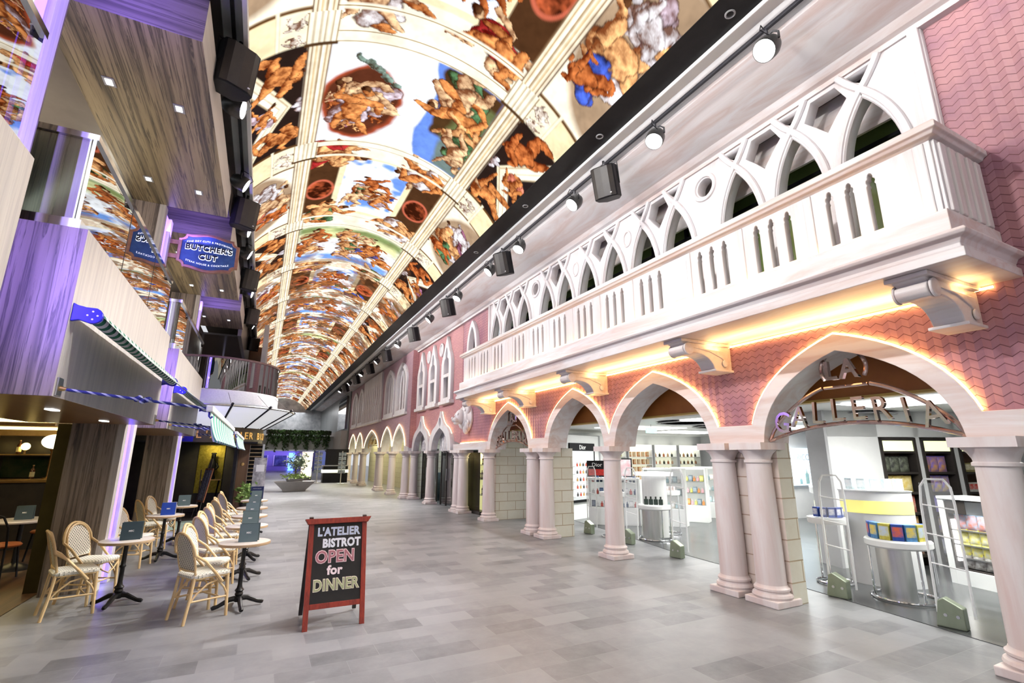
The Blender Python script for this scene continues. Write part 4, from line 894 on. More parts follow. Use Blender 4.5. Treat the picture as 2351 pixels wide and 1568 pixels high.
for k in range(10): MB().box(-.17, .17, -.02, .05, .95+.115*k, .972+.115*k).build('board', speck('shelf_board', (.50, .38, .22), (.42, .30, .17), 8, .4), bk)
MB().box(.16, .22, -.04, .08, 0, 2.02).build('post', M['steel'], bk)
ps = thing('poster_stand', 'poster stand with grey photograph above a navy lower half beside the bistro', 'stand', (.03, 16.6, 0))
MB().box(-.17, .17, 0, .03, .05, .80).build('lower_panel', speck('navy', (.012, .02, .09), (.016, .026, .11), 6, .4), ps)
MB().box(-.17, .17, 0, .03, .80, 1.62).build('photograph', speck('grey_photo', (.55, .55, .56), (.14, .14, .15), 5, .5), ps)
MB().box(-.10, .12, -.004, 0, 1.22, 1.42).build('notice', M['white'], ps)
text('caption', 'PHOTO GALLERY', .028, M['white'], Matrix.Translation((0, -.002, .74)) @ YW, ps, .0005)
MB().box(-.2, .2, -.1, .12, 0, .03).build('foot', M['steel'], ps, bevel=.005)
def leaves(mb, n, fn, size, rng, droop=0):
    for _ in range(n):
        p = Vector(fn(rng)); d = Vector((rng.uniform(-1, 1), rng.uniform(-1, 1), rng.uniform(-.6, .8)-droop)).normalized(); s_ = d.cross(Vector((rng.uniform(-1, 1), rng.uniform(-1, 1), .3))).normalized(); L = size*rng.uniform(.7, 1.4)
        mb.add([p, p+d*L*.5+s_*L*.22, p+d*L, p+d*L*.5-s_*L*.22], [(0, 1, 2, 3)])
    return mb
rg = random.Random(3)
M['leaf'] = speck('leaf', (.09, .24, .04), (.04, .12, .02), 3, .5); M['leaf2'] = speck('dark_leaf', (.016, .045, .014), (.03, .08, .02), 2, .55); M['leaf3'] = speck('pale_leaf', (.42, .62, .20), (.28, .46, .10), 3, .5)
fp = thing('potted_fern', 'bright green fern beside the brown bistro panel', 'plant', (-.26, 16.72, 0))
leaves(MB(), 140, lambda r: (r.gauss(0, .09), r.gauss(0, .09), .35+r.random()*.5), .16, rg).build('foliage', M['leaf3'], fp, recalc=False)
MB().lathe([(.10, 0), (.14, .34), (.12, .34), (.12, .30), (.0001, .30)], 18).build('pot', M['dark'], fp, smooth=True)
cb_ = thing('barrier_fence', 'low curved metal barrier beside the poster stand', 'barrier', (.18, 15.9, 0))
MB().tube([(.12*math.cos(a)-.1, .9*math.sin(a), .42) for a in [i*.2-.8 for i in range(9)]], .014, 6).build('top_rail', M['steel'], cb_)
for i in range(9):
    a = i*.2-.8; MB().cyl((.12*math.cos(a)-.1, .9*math.sin(a), 0), (.12*math.cos(a)-.1, .9*math.sin(a), .42), .010, n=6).build('bar', M['steel'], cb_)
es = thing('menu_easel', 'easel with a leaning chalk menu board at the dark bistro entrance', 'easel', (-1.42, 16.2, 0))
E1 = Matrix.Rotation(R(-64), 4, 'Z') @ Matrix.Rotation(R(-9), 4, 'X')
MB().box(-.24, .24, 0, .03, .45, 1.35).xf(E1).build('frame', speck('easel_wood', (.26, .10, .04), (.20, .07, .03), 7, .45), es, bevel=.004)
MB().box(-.20, .20, -.005, 0, .50, 1.30).xf(E1).build('board', speck('chalk_writing', (.30, .32, .33), (.04, .045, .05), 34, .8), es)
for x in (-.2, .2): MB().cyl((x, 0, 0), (x*.2, .0, 1.62), .016, n=6).xf(E1).build('leg', M['dark'], es)
MB().cyl((0, .45, 0), (0, .15, 1.3), .014, n=6).build('rear_leg', M['dark'], es)
# upper deck behind the round balcony
struct(MB().box(-8, -.95, 18, 30, 5.5, 5.56).build('ceiling_deck_far', speck('deck_ceiling_far', (.16, .14, .12), (.11, .10, .09), 1, .15)))
struct(MB().box(-8, -.2, 23.5, 23.6, 3.3, 6.3).build('wall_deck_far', speck('deck_wall', (.10, .055, .03), (.20, .10, .05), 1.2, .3)))
struct(MB().box(-8, -1.5, 18.0, 24, 3.2, 3.42).build('floor_deck_far', M['brown_wood']))
m = MB()
for x in (-3.4, -2.6, -1.8, -1.1): tag(MB().box(x, x+.06, 22.4, 22.5, 3.42, 5.5).build('deck_post', M['steel']), 'slim steel post on the dark upper deck, %s' % {-3.4: 'farthest left', -2.6: 'second from the left', -1.8: 'third from the left', -1.1: 'nearest the lit ceiling'}[x], 'post')
struct(MB().box(-1.0, -.9, 16.4, 62, 5.2, 6.34).build('trim_6', speck('bulkhead', (.22, .20, .18), (.16, .15, .14), 2, .3)))
struct(MB().box(-.35, -.2, 19.2, 62, 0, 6.3).build('wall_left_far', M['grey']))
# ---------------------------------------------------------------- middle facade of fine pink brick with gothic windows and doors
DA = [(15.35, 17.7), (17.8, 20.0)]
def ogee(a, b, z, h):
    c = (a+b)/2; w = (b-a)/2
    L = bez((a, z), (a, z+h*.5), (c-w*.45, z+h*.62), 8)+bez((c-w*.45, z+h*.62), (c-w*.12, z+h*.74), (c, z+h), 6)[1:]
    return L+[(2*c-y, zz) for y, zz in L[::-1][1:]]
outl = [(14.80, 2.06)]
for a, b in DA: outl += ogee(a+.02, b-.02, 1.87, 1.34)
outl += [(20.0, 2.06)]; 
def wl(c, w=.50, z0=3.50): 
    return [(c-w, z0), (c+w, z0), (c+w, 4.9), (c+w*.8, 5.15), (c+w*.5, 5.35), (c, 5.85), (c-w*.5, 5.35), (c-w*.8, 5.15), (c-w, 4.9)]
WY = [16.12, 17.68, 19.22]
struct(plate('wall_right_middle', [[(14.80, 2.06)]+[p for p in outl[1:-1] if p[1] >= 2.06]+[(20.0, 2.06), (20.0, 6.1), (14.80, 6.1)]]+[wl(c, .44, 3.56) for c in WY], .14, M['brick'], Matrix.Translation((5.72, 0, 0)) @ XW))
struct(MB().box(5.60, 5.9, 12.66, 15.4, ZC, 2.06).build('trim_7', M['marble'], bevel=.006))
for k, (a, b) in enumerate(DA):
    c = (a+b)/2
    g = thing('door_arch', ['white gothic door arch with round eye beside the lion head', 'white gothic door arch with round eye, farther along the brick wall'][k], 'arch', (5.62, c, 0))
    inn = parch(-.88, .88, 1.87, .78)
    plate('arch', [[(y-c, z) for y, z in ogee(a, b, 1.87, 1.33)]+[(.88, 1.87)]+inn[::-1][1:-1]+[(-.88, 1.87)], [(.13*math.cos(w), 2.84+.17*math.sin(w)) for w in [i*math.pi/10 for i in range(20)]]], .22, M['marble_w'], XW, g, bev=.008)
    fr_ = MB(); rr = random.Random(20+k)
    for i in range(60):
        y = rr.uniform(-.72, .72); zz = 1.9+rr.random()*.55*(1-abs(y)*.6); fr_.sphere((.22, y, zz), .06, 7, 5, sc=(.8, rr.uniform(.6, 1.4), rr.uniform(.8, 1.8)))
    fr_.box(.22, .3, -.9, .9, 1.87, 2.62); fr_.build('carved_panel', M['marble_w'], g, smooth=True, recalc=False)
    led_line([(5.60, y, z+.015) for y, z in ogee(a, b, 1.87, 1.33)[4:-4]], .009, 'led_soft', 'warm light strip along the %s gothic door arch' % ('nearer', 'farther')[k])
    d = thing('glass_door', 'dark framed glass shop door under the %s gothic arch' % ('nearer', 'farther')[k], 'door', (5.95, c, 0))
    MB().box(0, .02, -.95, .95, .04, 1.95).build('glass_panel', M['dark_glass'], d)
    for y in (-.95, -.3, .35, .93): MB().box(-.02, .03, y-.025, y+.025, 0, 1.95).build('frame_bar', M['dark'], d)
    MB().cyl((-.05, .25, .85), (-.05, .25, 1.25), .012, n=8).build('handle', M['steel'], d)
struct(MB().box(6.9, 7.0, 14.6, 20.2, 0, 3).build('wall_boutique', speck('teal_wall', (.10, .16, .16), (.22, .26, .25), 1.2, .4)))
for i in range(5):
    tag(MB().box(6.3, 6.7, 15.3+i*.9, 15.9+i*.9, 0, 1.05).build('display_case', speck('case', (.08, .11, .12), (.14, .18, .19), 3, .2), bevel=.01), 'dark display case behind the glass doors, number %s from the near end' % ['one', 'two', 'three', 'four', 'five'][i], 'display case')
area('boutique', (6.4, 17.5, 2.4), (6.4, 17.5, 0), .8, 4, 30, (.9, 1, 1))
for k, c in enumerate(WY):
    w = thing('gothic_window', 'white gothic window in the pink brick wall, '+['nearest of three', 'middle of three', 'farthest of three'][k], 'window', (5.63, c, 0))
    tre = [(-.27, 4.50), (.27, 4.50), (.27, 4.86), (.22, 5.02), (.10, 5.08), (.13, 5.25), (.08, 5.4), (0, 5.52), (-.08, 5.4), (-.13, 5.25), (-.10, 5.08), (-.22, 5.02), (-.27, 4.86)]
    plate('frame', [[(y, z) for y, z in wl(0)], tre, [(-.25, 3.66), (.25, 3.66), (.25, 4.40), (-.25, 4.40)]], .18, M['marble_w'], XW, w, bev=.01)
    MB().box(-.16, .08, -.60, .60, 3.44, 3.56).build('sill', M['marble_w'], w, bevel=.012)
    MB().box(.10, .13, -.3, .3, 4.45, 5.6).build('blind_panel', M['marble_w'], w)
    p = MB().box(.10, .13, -.26, .26, 3.64, 4.42).build('pane', M['dark'], w)
    m = MB()
    for i in range(3): m.tube([(.085, -.14+.14*i+.05*math.sin(q), 3.66+.74*q/9.4) for q in [j*.47 for j in range(21)]], .012, 5)
    m.build('grille', M['gold'], p)
for y, l in ((16.9, 'nearer'), (18.44, 'farther')):
    t = thing('wall_medallion', 'round white medallion between gothic windows, the %s of two' % l, 'medallion', (5.62, y, 5.52))
    MB().tube([(0, .17*math.cos(a), .22*math.sin(a)) for a in [i*math.pi/14 for i in range(28)]], .045, 8, True).build('rim', M['marble_w'], t, smooth=True)
    MB().lathe([(.17, 0), (.12, .015), (.0001, .03)], 20).xf(Matrix.Rotation(-math.pi/2, 4, 'Y')).build('disc', M['ltgrey'], t, smooth=True)
# lion head
li = thing('lion_head', 'carved white stone lion head on the pink chevron wall', 'sculpture', (5.64, 14.2, 2.84))
m = MB(); rr = random.Random(4)
m.lathe([(.42, 0), (.43, .05), (.36, .12), (.2, .2), (.0001, .22)], 26).xf(Matrix.Rotation(-math.pi/2, 4, 'Y'))
for i in range(46):
    a = rr.uniform(0, 6.28); r = rr.uniform(.2, .40); m.sphere((-.10-.1*(.42-r), r*.92*math.cos(a), r*math.sin(a)), rr.uniform(.05, .10), 8, 5, sc=(1, 1, 1.5))
m.build('mane', M['marble_w'], li, smooth=True, recalc=False)
m = MB().sphere((-.24, 0, .03), .18, 14, 10, sc=(1, .95, 1.25)); m.sphere((-.40, 0, -.07), .12, 12, 8, sc=(1.1, .95, .75)); m.sphere((-.38, 0, -.17), .09, 10, 7, sc=(1, 1, .6)); m.sphere((-.34, 0, .05), .07, 10, 7, sc=(1.6, .7, .8)); m.sphere((-.50, 0, -.03), .05, 8, 6)
for s_ in (-1, 1): m.sphere((-.36, s_*.09, .10), .045, 8, 6); m.sphere((-.16, s_*.20, .22), .06, 8, 6); m.sphere((-.43, s_*.06, -.09), .06, 8, 6)
m.build('face', M['marble_w'], li, smooth=True, recalc=False)
# lit bottle window left of the smaller lettered arch
dw = thing('display_cabinet', 'glass fronted cabinet of bottles with yellow light left of the stone arch', 'cabinet', (5.93, 14.45, 0))
ylw = pm('lit_yellow', (.80, .70, .32), .5, emit=(1, .88, .40), es=.55)
MB().box(.24, .28, -.62, .66, .1, 1.83).build('back_panel', ylw, dw)
MB().box(0, .28, -.63, -.62, .1, 1.8).build('side_panel', M['glass'], dw); MB().box(0, .28, .64, .70, .0, 1.86).build('side_panel', ylw, dw)
MB().box(0, .28, -.62, .64, .0, .1).build('plinth', M['dark'], dw); MB().box(0, .28, -.62, .64, 1.80, 1.86).build('top_panel', M['dark'], dw)
for z in (.55, 1.0, 1.42): MB().box(.05, .24, -.62, .64, z, z+.02).build('shelf', M['steel'], dw)
MB().box(-.01, 0, -.62, .64, .1, 1.8).build('glass_door', M['glass'], dw)
def make_bottle(h=.26, r=.038, col=(.10, .04, .02), lab=(.8, .7, .4)):
    t = thing('bottle', '', 'bottle')
    MB().lathe([(r*.92, 0), (r, .01), (r, h*.6), (r*.8, h*.68), (r*.35, h*.76), (r*.33, h*.95), (.0001, h*.95)], 12).build('glass', pm('bottle_glass', col, .08), t, smooth=True)
    MB().lathe([(r*1.02, h*.15), (r*1.02, h*.5)], 12).build('label_band', pm('bottle_label', lab, .6), t, smooth=True)
    MB().lathe([(r*.40, h*.93), (r*.40, h*1.0), (.0001, h*1.0)], 10).build('cap', M['gold'], t); return t
rr = random.Random(8); b0 = make_bottle(); first_b = True
for zi, z in enumerate((.57, 1.02, 1.44)):
    for i in range(6):
        if rr.random() < .2: continue
        o = b0 if first_b else dup(b0, (0, 0, 0)); first_b = False
        o.location = (6.08+rr.uniform(-.02, .02), 14.0+.19*i, z); o['group'] = 'bottles in the lit cabinet'; o['label'] = 'dark bottle on the %s shelf of the yellow lit cabinet' % ['lowest', 'middle', 'top'][zi]
area('cabinet_light', (6.05, 14.45, 1.78), (6.05, 14.45, 0), .12, 1.1, 12, (1, .86, .5))
for y, l in [(17.75, 'between the two gothic glass doors'), (20.0, 'left of the farther gothic glass door')]: dup(col0, (5.64, y, 0), 0, 'pale marble column '+l)
# ---------------------------------------------------------------- far facade with round-topped arches
S3 = [(20.5, 22.75), (22.85, 25.2), (25.75, 29.75), (30.2, 32.5), (32.6, 35.2)]
low3, up3, arcs3 = facade(5.38, S3, 20.0, 36.0, 6.08, 2.03, 1.0, .17, .13, .3)
struct(MB().prism(low3+up3[::-1], 5.35, 5.75, 'X').build('trim_8', M['marble_w'], bevel=.006))
def rw(a, b, z0=3.5, z1=5.8): return [(a, z0), (b, z0), (b, z1-.75)]+parch(a, b, z1-.75, .75)[::-1][1:-1]+[(a, z1-.75)]
W3 = [(20.6, 22.5), (22.85, 24.8), (30.75, 32.4), (32.8, 34.7)]
struct(plate('wall_right_far', [up3+[(36.0, 6.1), (20.0, 6.1)]]+[rw(a+.12, b-.12, 3.6, 5.7) for a, b in W3], .2, M['brick2'], Matrix.Translation((5.48, 0, 0)) @ XW))
struct(MB().box(5.39, 5.8, 19.98, 20.06, 2.0, 6.1).build('wall_return', bricks('pink_brick_x', (.55, .27, .27), (.47, .22, .24), (.36, .17, .18), .22, .05, .008, 'XZ', .5, .5, .6)))
for k, o in enumerate(arcs3): led_line([(5.34, y, z+.015) for y, z in o], .010, 'led_soft', 'warm light strip on the %s far arch' % ORD[k].replace('nearest', 'first'))
for k, (a, b) in enumerate(W3):
    w = thing('arched_window', 'tall white arched window on the far mauve wall, '+['nearest of the near pair', 'farther of the near pair', 'nearer of the far pair', 'farthest of the far pair'][k], 'window', (5.38, (a+b)/2, 0)); h = (b-a)/2
    ins = rw(-h+.16, h-.16, 3.66, 5.62)
    plate('frame', [rw(-h, h), ins], .16, M['marble_w'], XW, w, bev=.01)
    MB().box(.06, .1, -h+.1, h-.1, 3.6, 5.7).build('blind_panel', M['marble_w'], w)
    MB().box(-.12, .06, -h-.06, h+.06, 3.42, 3.52).build('sill', M['marble_w'], w, bevel=.01)
    for y in (-h*.28, h*.28): MB().tube([(0, y, 3.6), (0, y, 4.9), (0, y*.3, 5.45)], .04, 6).build('mullion', M['marble_w'], w, smooth=True)
ml = thing('tracery_window', 'wide white window of narrow lancets in the far mauve wall', 'window', (5.36, 28.05, 0))
hs = [rw(-2.25+.52*i, -1.9+.52*i, 4.3, 5.5) for i in range(9)]
plate('frame', [[(-2.45, 3.42), (2.45, 3.42), (2.45, 6.0), (-2.45, 6.0)]]+hs, .16, M['marble_w'], XW, ml, bev=.01)
MB().box(.06, .1, -2.4, 2.4, 3.5, 5.95).build('blind_panel', M['ltgrey'], ml)
MB().box(-.14, .06, -2.52, 2.52, 3.40, 3.52).build('sill', M['marble_w'], ml, bevel=.01)
for i in range(10): MB().cyl((-.1, -2.34+.52*i, 3.52), (-.1, -2.34+.52*i, 4.3), .05, n=8).build('baluster', M['marble_w'], ml, smooth=True)
for y, l in [(20.4, 'nearest column of the far arched wall, at the brick corner'), (22.8, 'second column of the far arched wall'), (25.3, 'third column of the far arched wall'), (25.7, 'fourth column of the far arched wall'), (29.85, 'fifth column of the far arched wall'), (30.2, 'sixth column of the far arched wall'), (32.55, 'seventh column of the far arched wall'), (35.3, 'last column of the far arched wall')]:
    dup(col0, (5.40, y, 0), 0, 'pale marble '+l)
struct(MB().box(6.9, 7.0, 20.2, 36, 0, 3.2).build('wall_passage', bricks('cream_block', (.82, .78, .52), (.80, .75, .50), (.6, .52, .3), .6, .26, .008, 'YZ')))
struct(MB().box(5.7, 7.0, 20.2, 36, 3.15, 3.2).build('ceiling_passage', M['white']))
struct(MB().box(5.7, 7.0, 20.06, 20.2, 0, 3.2).build('wall_passage_near', M['ashlar_x']))
for y in (21.6, 24, 28, 31.4, 33.9): area('passage_light', (6.3, y, 3.1), (6.3, y, 0), .8, 1.8, 32, (1, .92, .62))
m = MB(); w = thing('arch_sign', 'small gold arched lettered sign hung in the wide far arch', 'sign', (5.5, 27.75, 2.1))
MB().tube([(0, -1.4*math.cos(a), .72*math.sin(a)) for a in [i*math.pi/16 for i in range(17)]], .03, 6).build('hoop', M['gold'], w)
MB().box(-.02, .02, -1.3, 1.3, .10, .14).build('bar', M['gold'], w)
text('lettering', 'GALLERIA', .42, M['gold'], Matrix.Translation((0, 0, .3)) @ Matrix.Rotation(math.pi, 4, 'Z') @ XW, w, .01)
# ---------------------------------------------------------------- far end of the hall
struct(MB().box(5.3, 5.6, 36.0, 62, 0, 6.4).build('wall_right_end', speck('far_metal', (.20, .22, .22), (.13, .145, .15), .6, .3)))
struct(MB().box(5.15, 5.3, 36.6, 40.5, 3.55, 5.9).build('window_3', M['dark_glass'])); struct(MB().box(4.9, 5.3, 36.2, 48, 2.1, 3.4).build('trim_9', M['grey']))
struct(MB().box(-.2, 4.9, 40.2, 41.5, 2.1, 3.1).build('wall_bridge', speck('bridge', (.42, .46, .47), (.34, .38, .40), 1, .45)))
struct(MB().box(-.3, 5.4, 55.0, 55.2, 2.1, 7.6).build('wall_far_upper', speck('far_upper', (.25, .27, .29), (.50, .52, .54), 1.5, .3)))
struct(MB().box(-.3, 5.5, 62, 62.2, 0, 7.6).build('wall_far', speck('far_wall', (.34, .30, .55), (.22, .20, .45), .5, .4)))
pv = thing('trailing_plants', 'dense dark green trailing plants hanging over the far bridge', 'plants', (0, 40, 0)); 
leaves(MB(), 2600, lambda r: (lambda x: (x, r.uniform(-.1, .12), 3.55-r.random()**1.3*(1.05+.4*math.sin(x*9)+.25*math.sin(x*23))))(r.uniform(.3, 4.6)), .16, rg, 1.0).build('foliage', M['leaf2'], pv, recalc=False)['kind'] = 'stuff'
MB().box(.2, 4.7, .02, .2, 3.2, 3.5).build('trough', M['dark'], pv)
for k, x in enumerate((1.1, 2.3, 3.6)): spot('plant_light', (x, 39.3, 4.1), (x, 40, 3.3), 25, (.9, 1, .6), 60)
pl = thing('boat_planter', 'grey boat shaped planter with a small tree in the far hall', 'planter', (1.62, 26.6, 0)); pl.scale = (1, 1, .76)
MB().add([(-.5, -.3, .0), (.5, -.3, 0), (.5, .3, 0), (-.5, .3, 0), (-.52, -.32, .1), (.52, -.32, .1), (.52, .32, .1), (-.52, .32, .1), (-.92, -.45, .62), (.92, -.45, .62), (.92, .45, .62), (-.92, .45, .62), (-.86, -.39, .60), (.86, -.39, .60), (.86, .39, .60), (-.86, .39, .60)],
  [(0, 3, 2, 1)]+[(4*q+i, 4*q+(i+1) % 4, 4*q+4+(i+1) % 4, 4*q+4+i) for q in range(3) for i in range(4)]+[(12, 13, 14, 15)]).build('basin', M['grey'], pl, bevel=.02)
MB().lathe([(.34, .55), (.42, .78), (.38, .78), (.36, .72), (.0001, .72)], 24).build('pot', M['grey'], pl, smooth=True)
MB().tube([(0, 0, .7), (.02, 0, 1.0), (.0, .02, 1.3), (.04, 0, 1.6)], [.05, .04, .04, .03], 8).build('trunk', speck('bark', (.10, .07, .05), (.06, .04, .03), 12, .8), pl, smooth=True)
leaves(MB(), 420, lambda r: (r.gauss(.03, .22), r.gauss(0, .22), r.gauss(1.75, .22)), .16, rg).build('crown', speck('tree_leaf', (.32, .40, .30), (.20, .30, .18), 3, .5), pl, recalc=False)
leaves(MB(), 200, lambda r: (r.gauss(0, .26), r.gauss(0, .22), .80+r.random()*.2), .16, rg).build('ground_cover', M['leaf3'], pl, recalc=False)
bc = thing('black_counter', 'black sales counter with a glowing yellow band at the far right', 'counter', (4.4, 33.9, 0))
MB().box(-.75, .75, -.2, .5, 0, .55).build('base', M['black'], bc); MB().box(-.78, .78, -.23, .5, .62, .80).build('light_band', emis('yellow_band', (1, .95, .55), 4), bc); MB().box(-.75, .75, -.2, .5, .55, 1.02).build('body', M['black'], bc); MB().box(-.8, .8, -.26, .52, 1.02, 1.07).build('worktop', M['steel'], bc)
struct(MB().box(3.9, 5.4, 35.2, 35.3, 0, 2.1).build('wall_counter_back', M['black']))
def rack(x, y, l):
    t = thing('card_rack', l, 'rack', (x, y, 0)); MB().cyl((0, 0, 0), (0, 0, 1.95), .03, n=8).build('pole', M['white'], t); MB().lathe([(.24, 0), (.24, .03), (.0001, .03)], 18).build('base', M['white'], t)
    for i in range(5):
        for s_ in (-1, 1): MB().box(s_*.12-.10, s_*.12+.10, -.10, -.06, .62+.26*i, .83+.26*i).build('card_pocket', speck('cards', (.62, .70, .78), (.16, .22, .30), 9, .4), t)
rack(3.3, 33.6, 'tall pale card rack left of the black counter'); rack(4.55, 32.3, 'tall pale card rack in front of the black counter')
for k, (x0, x1) in enumerate([(.2, .75), (1.4, 2.75), (3.6, 4.3)]):
    w = thing('shop_window', 'dark blue shop window in the far violet wall, '+['left of three', 'middle of three', 'right of three'][k], 'window', ((x0+x1)/2, 61.9, 0)); h = (x1-x0)/2
    MB().box(-h, h, 0, .04, .55, 1.65).build('pane', speck('far_pane', (.015, .02, .09), (.12, .16, .35), 2, .2), w); 
    for x in (-h, h): MB().box(x-.04, x+.04, -.04, .06, .5, 1.7).build('frame_bar', M['white'], w)
tag(MB().box(2.9, 3.5, 61.8, 61.95, 0, 1.95).build('light_box', emis('blue_box', (.12, .28, 1), 3)), 'glowing blue light panel at the far end', 'light')
area('far_violet', (2, 60, 2.0), (2, 62, 1.5), 4, .4, 60, (.35, .25, 1)); area('far_fill', (2.2, 50, 6.0), (2.2, 50, 0), 3, 10, 260, (.95, .97, 1))
vit = thing('vitrine', 'tall lit glass vitrine left of the far card rack', 'vitrine', (2.95, 37.5, 0))
MB().box(-.35, .35, -.3, .3, .0, .25).build('base', M['dark'], vit); MB().box(-.33, .33, -.28, .28, .25, 1.85).build('case', pm('lit_case', (.8, .72, .6), .3, emit=(1, .85, .65), es=.7), vit); MB().box(-.36, .36, -.31, .31, 1.85, 1.95).build('top', M['white'], vit)
# ---------------------------------------------------------------- shop behind the arches
struct(MB().box(6.35, 15.6, -.5, 14.2, 2.46, 2.5).build('ceiling_shop', M['white']))
struct(MB().box(6.30, 6.36, 1.0, 12.6, 2.40, 3.25).build('wall_bulkhead', M['orange']))
struct(MB().box(6.28, 6.42, 1.0, 12.6, 2.38, 2.41).build('trim_10', speck('ochre_trim', (.62, .42, .10), (.54, .36, .08), 4, .4)))
struct(MB().box(15.5, 15.6, -.5, 14.2, 0, 2.5).build('wall_shop_east', M['white'])); struct(MB().box(6.3, 15.6, -.6, -.5, 0, 2.5).build('wall_shop_south', M['white']))
struct(MB().box(7.35, 15.6, 14.1, 14.2, 0, 2.5).build('wall_shop_north', M['white']))
for k, (x, y, sx, sy, w) in enumerate([(8.0, 3.0, 1.2, 2.4, 95), (10.5, 6.2, 2.4, 1.0, 110), (8.6, 7.0, 1.4, 1.4, 90), (9.2, 10.4, 2.2, 1.2, 110), (12.6, 8.2, 2.6, 1.0, 90), (12.2, 11.6, 2.2, 1.2, 90), (7.3, 5.6, .4, 3.0, 12)]):
    tag(MB().box(x-sx/2, x+sx/2, y-sy/2, y+sy/2, 2.445, 2.462).build('ceiling_panel', M['led_white'] if k < 6 else M['white']), 'flat white ceiling panel in the shop, '+['above the sweets display', 'above the curved grey counter', 'above the round perfume stand', 'above the perfume wall panel', 'by the backlit poster', 'by the far perfume shelves', 'just inside the arches'][k], 'ceiling light')
    area('shop_light', (x, y, 2.43), (x, y, 0), sx, sy, w*.8, (.97, 1, .95), 130)
for k, (x, y, r) in enumerate([(9.3, 4.9, .5), (8.4, 8.0, .6), (10.2, 8.8, .5)]):
    t = thing('ceiling_ring', 'oval dark recess with a white disc in the shop ceiling, '+['over the sweets wall', 'over the round perfume stand', 'deeper inside the shop'][k], 'ceiling feature', (x, y, 2.44))
    MB().lathe([(r, 0), (r+.05, -.02), (r, -.03), (r-.05, -.02), (r-.05, 0)], 32).build('ring', M['grey'], t, smooth=True); MB().lathe([(r-.12, -.012), (.0001, -.012)], 32).build('disc', M['white'], t)
# arched chrome sign
XS = Matrix(((0, 0, -1, 0), (-1, 0, 0, 0), (0, 1, 0, 0), (0, 0, 0, 1)))
def make_arch_sign(label, half, loc):
    t = thing('arch_sign', label, 'sign', loc); q = half/1.02
    lo = [(-half+2*half*i/20, .17*(1-(2*i/20-1)**2)) for i in range(21)]
    def up(y): return .62*max(0, 1-(abs(y)/half)**1.7)**.75
    ul = [(-half+(half-.26*q)*i/12, up(-half+(half-.26*q)*i/12)) for i in range(13)]
    c = (0.0, .77); ci = [(.25*q*math.cos(a), c[1]+.215*math.sin(a)) for a in [R(-150)-i*R(240)/20 for i in range(21)]]
    for nm, p in (('lower_bar', lo), ('upper_bar', ul), ('upper_bar', [(-y, z) for y, z in ul]), ('hoop', ci)):
        MB().tube([(0, -y, z) for y, z in p], .022, 8, flat=1.0).build(nm, M['bronze_sign'], t, smooth=True)
    MB().tube([(0, .24*q, .57), (0, .10*q, .57), (0, -.24*q, .57)], .018, 6).build('tie_bar', M['bronze_sign'], t)
    for s, y in (('L', -.12*q), ('A', .08*q)): text('letter', s, .30, M['bronze_sign'], Matrix.Translation((-.03, -y, .745)) @ XS, t, .025, bold=.006, sx=q)
    for i, s in enumerate('GALLERIA'):
        y = (-.80+.228*i)*q; z = .17*(1-(y/half)**2)+.135; text('letter', s, .36, M['bronze_sign'], Matrix.Translation((-.02, -y, z)) @ Matrix.Rotation(-.20*y, 4, 'X') @ XS, t, .022, sx=q*.86)
    return t
make_arch_sign('arched copper chrome sign reading LA GALLERIA in the wide near arch', .98, (5.71, 3.10, 1.895))
make_arch_sign('arched copper chrome sign reading LA GALLERIA in the arch with the stone side wall', .96, (5.74, 11.34, 1.895))
# security gates
M['acrylic'] = pm('acrylic', (.92, .95, .95), .15, alpha=.38, spec=.6)
def make_gate():
    t = thing('security_gate', '', 'security gate')
    MB().prism([(-.10, 0), (.14, 0), (.10, .25), (.05, .28), (-.10, .20)], -.06, .06, 'Y').build('base', speck('gate_grey', (.26, .30, .22), (.22, .26, .18), 6, .35, .4), t, bevel=.01)
    m = MB()
    for x in (-.14, .14): m.cyl((x, -.075, 0), (x, -.075, .30), .014, n=8)
    for x in (-.05, .05): MB().cyl((x, .058, .12), (x, .068, .12), .016, n=10).build('bolt', M['steel'], t)
    fr = [(-.15, 0, .1), (-.16, 0, 1.2), (-.15, 0, 1.38), (-.10, 0, 1.46), (.06, 0, 1.46), (.11, 0, 1.38), (.13, 0, 1.2), (.15, 0, .1)]
    MB().tube([(x, -.085, z) for x, y, z in fr], .013, 6).build('frame', pm('acrylic_edge', (.95, .97, .96), .2, alpha=.75), t, smooth=True)
    MB().box(-.15, .12, -.088, -.082, .12, 1.42).build('acrylic_panel', pm('acrylic_sheet', (.9, .95, .95), .2, alpha=.10, spec=.1), t)
    for z in (.55, .85, 1.15): MB().cyl((-.155, -.085, z), (.14, -.085, z+.04), .008, n=6).build('cross_bar', M['white'], t)
    return t
gt = make_gate()
for k, (x, y, l) in enumerate([(6.62, 4.02, 'just left of the sweets display'), (6.52, 2.84, 'beside the far right column'), (6.60, 6.70, 'in front of the white perfume stand'), (6.74, 8.12, 'hidden half behind the single column'), (6.80, 9.55, 'in front of the black perfume wall panel')]):
    o = gt if k == 0 else dup(gt, (0, 0, 0)); o.location = (x, y, .006); o.rotation_euler = (0, 0, R(98)); o['label'] = 'clear security gate with grey base, '+l; o['group'] = 'security gates'
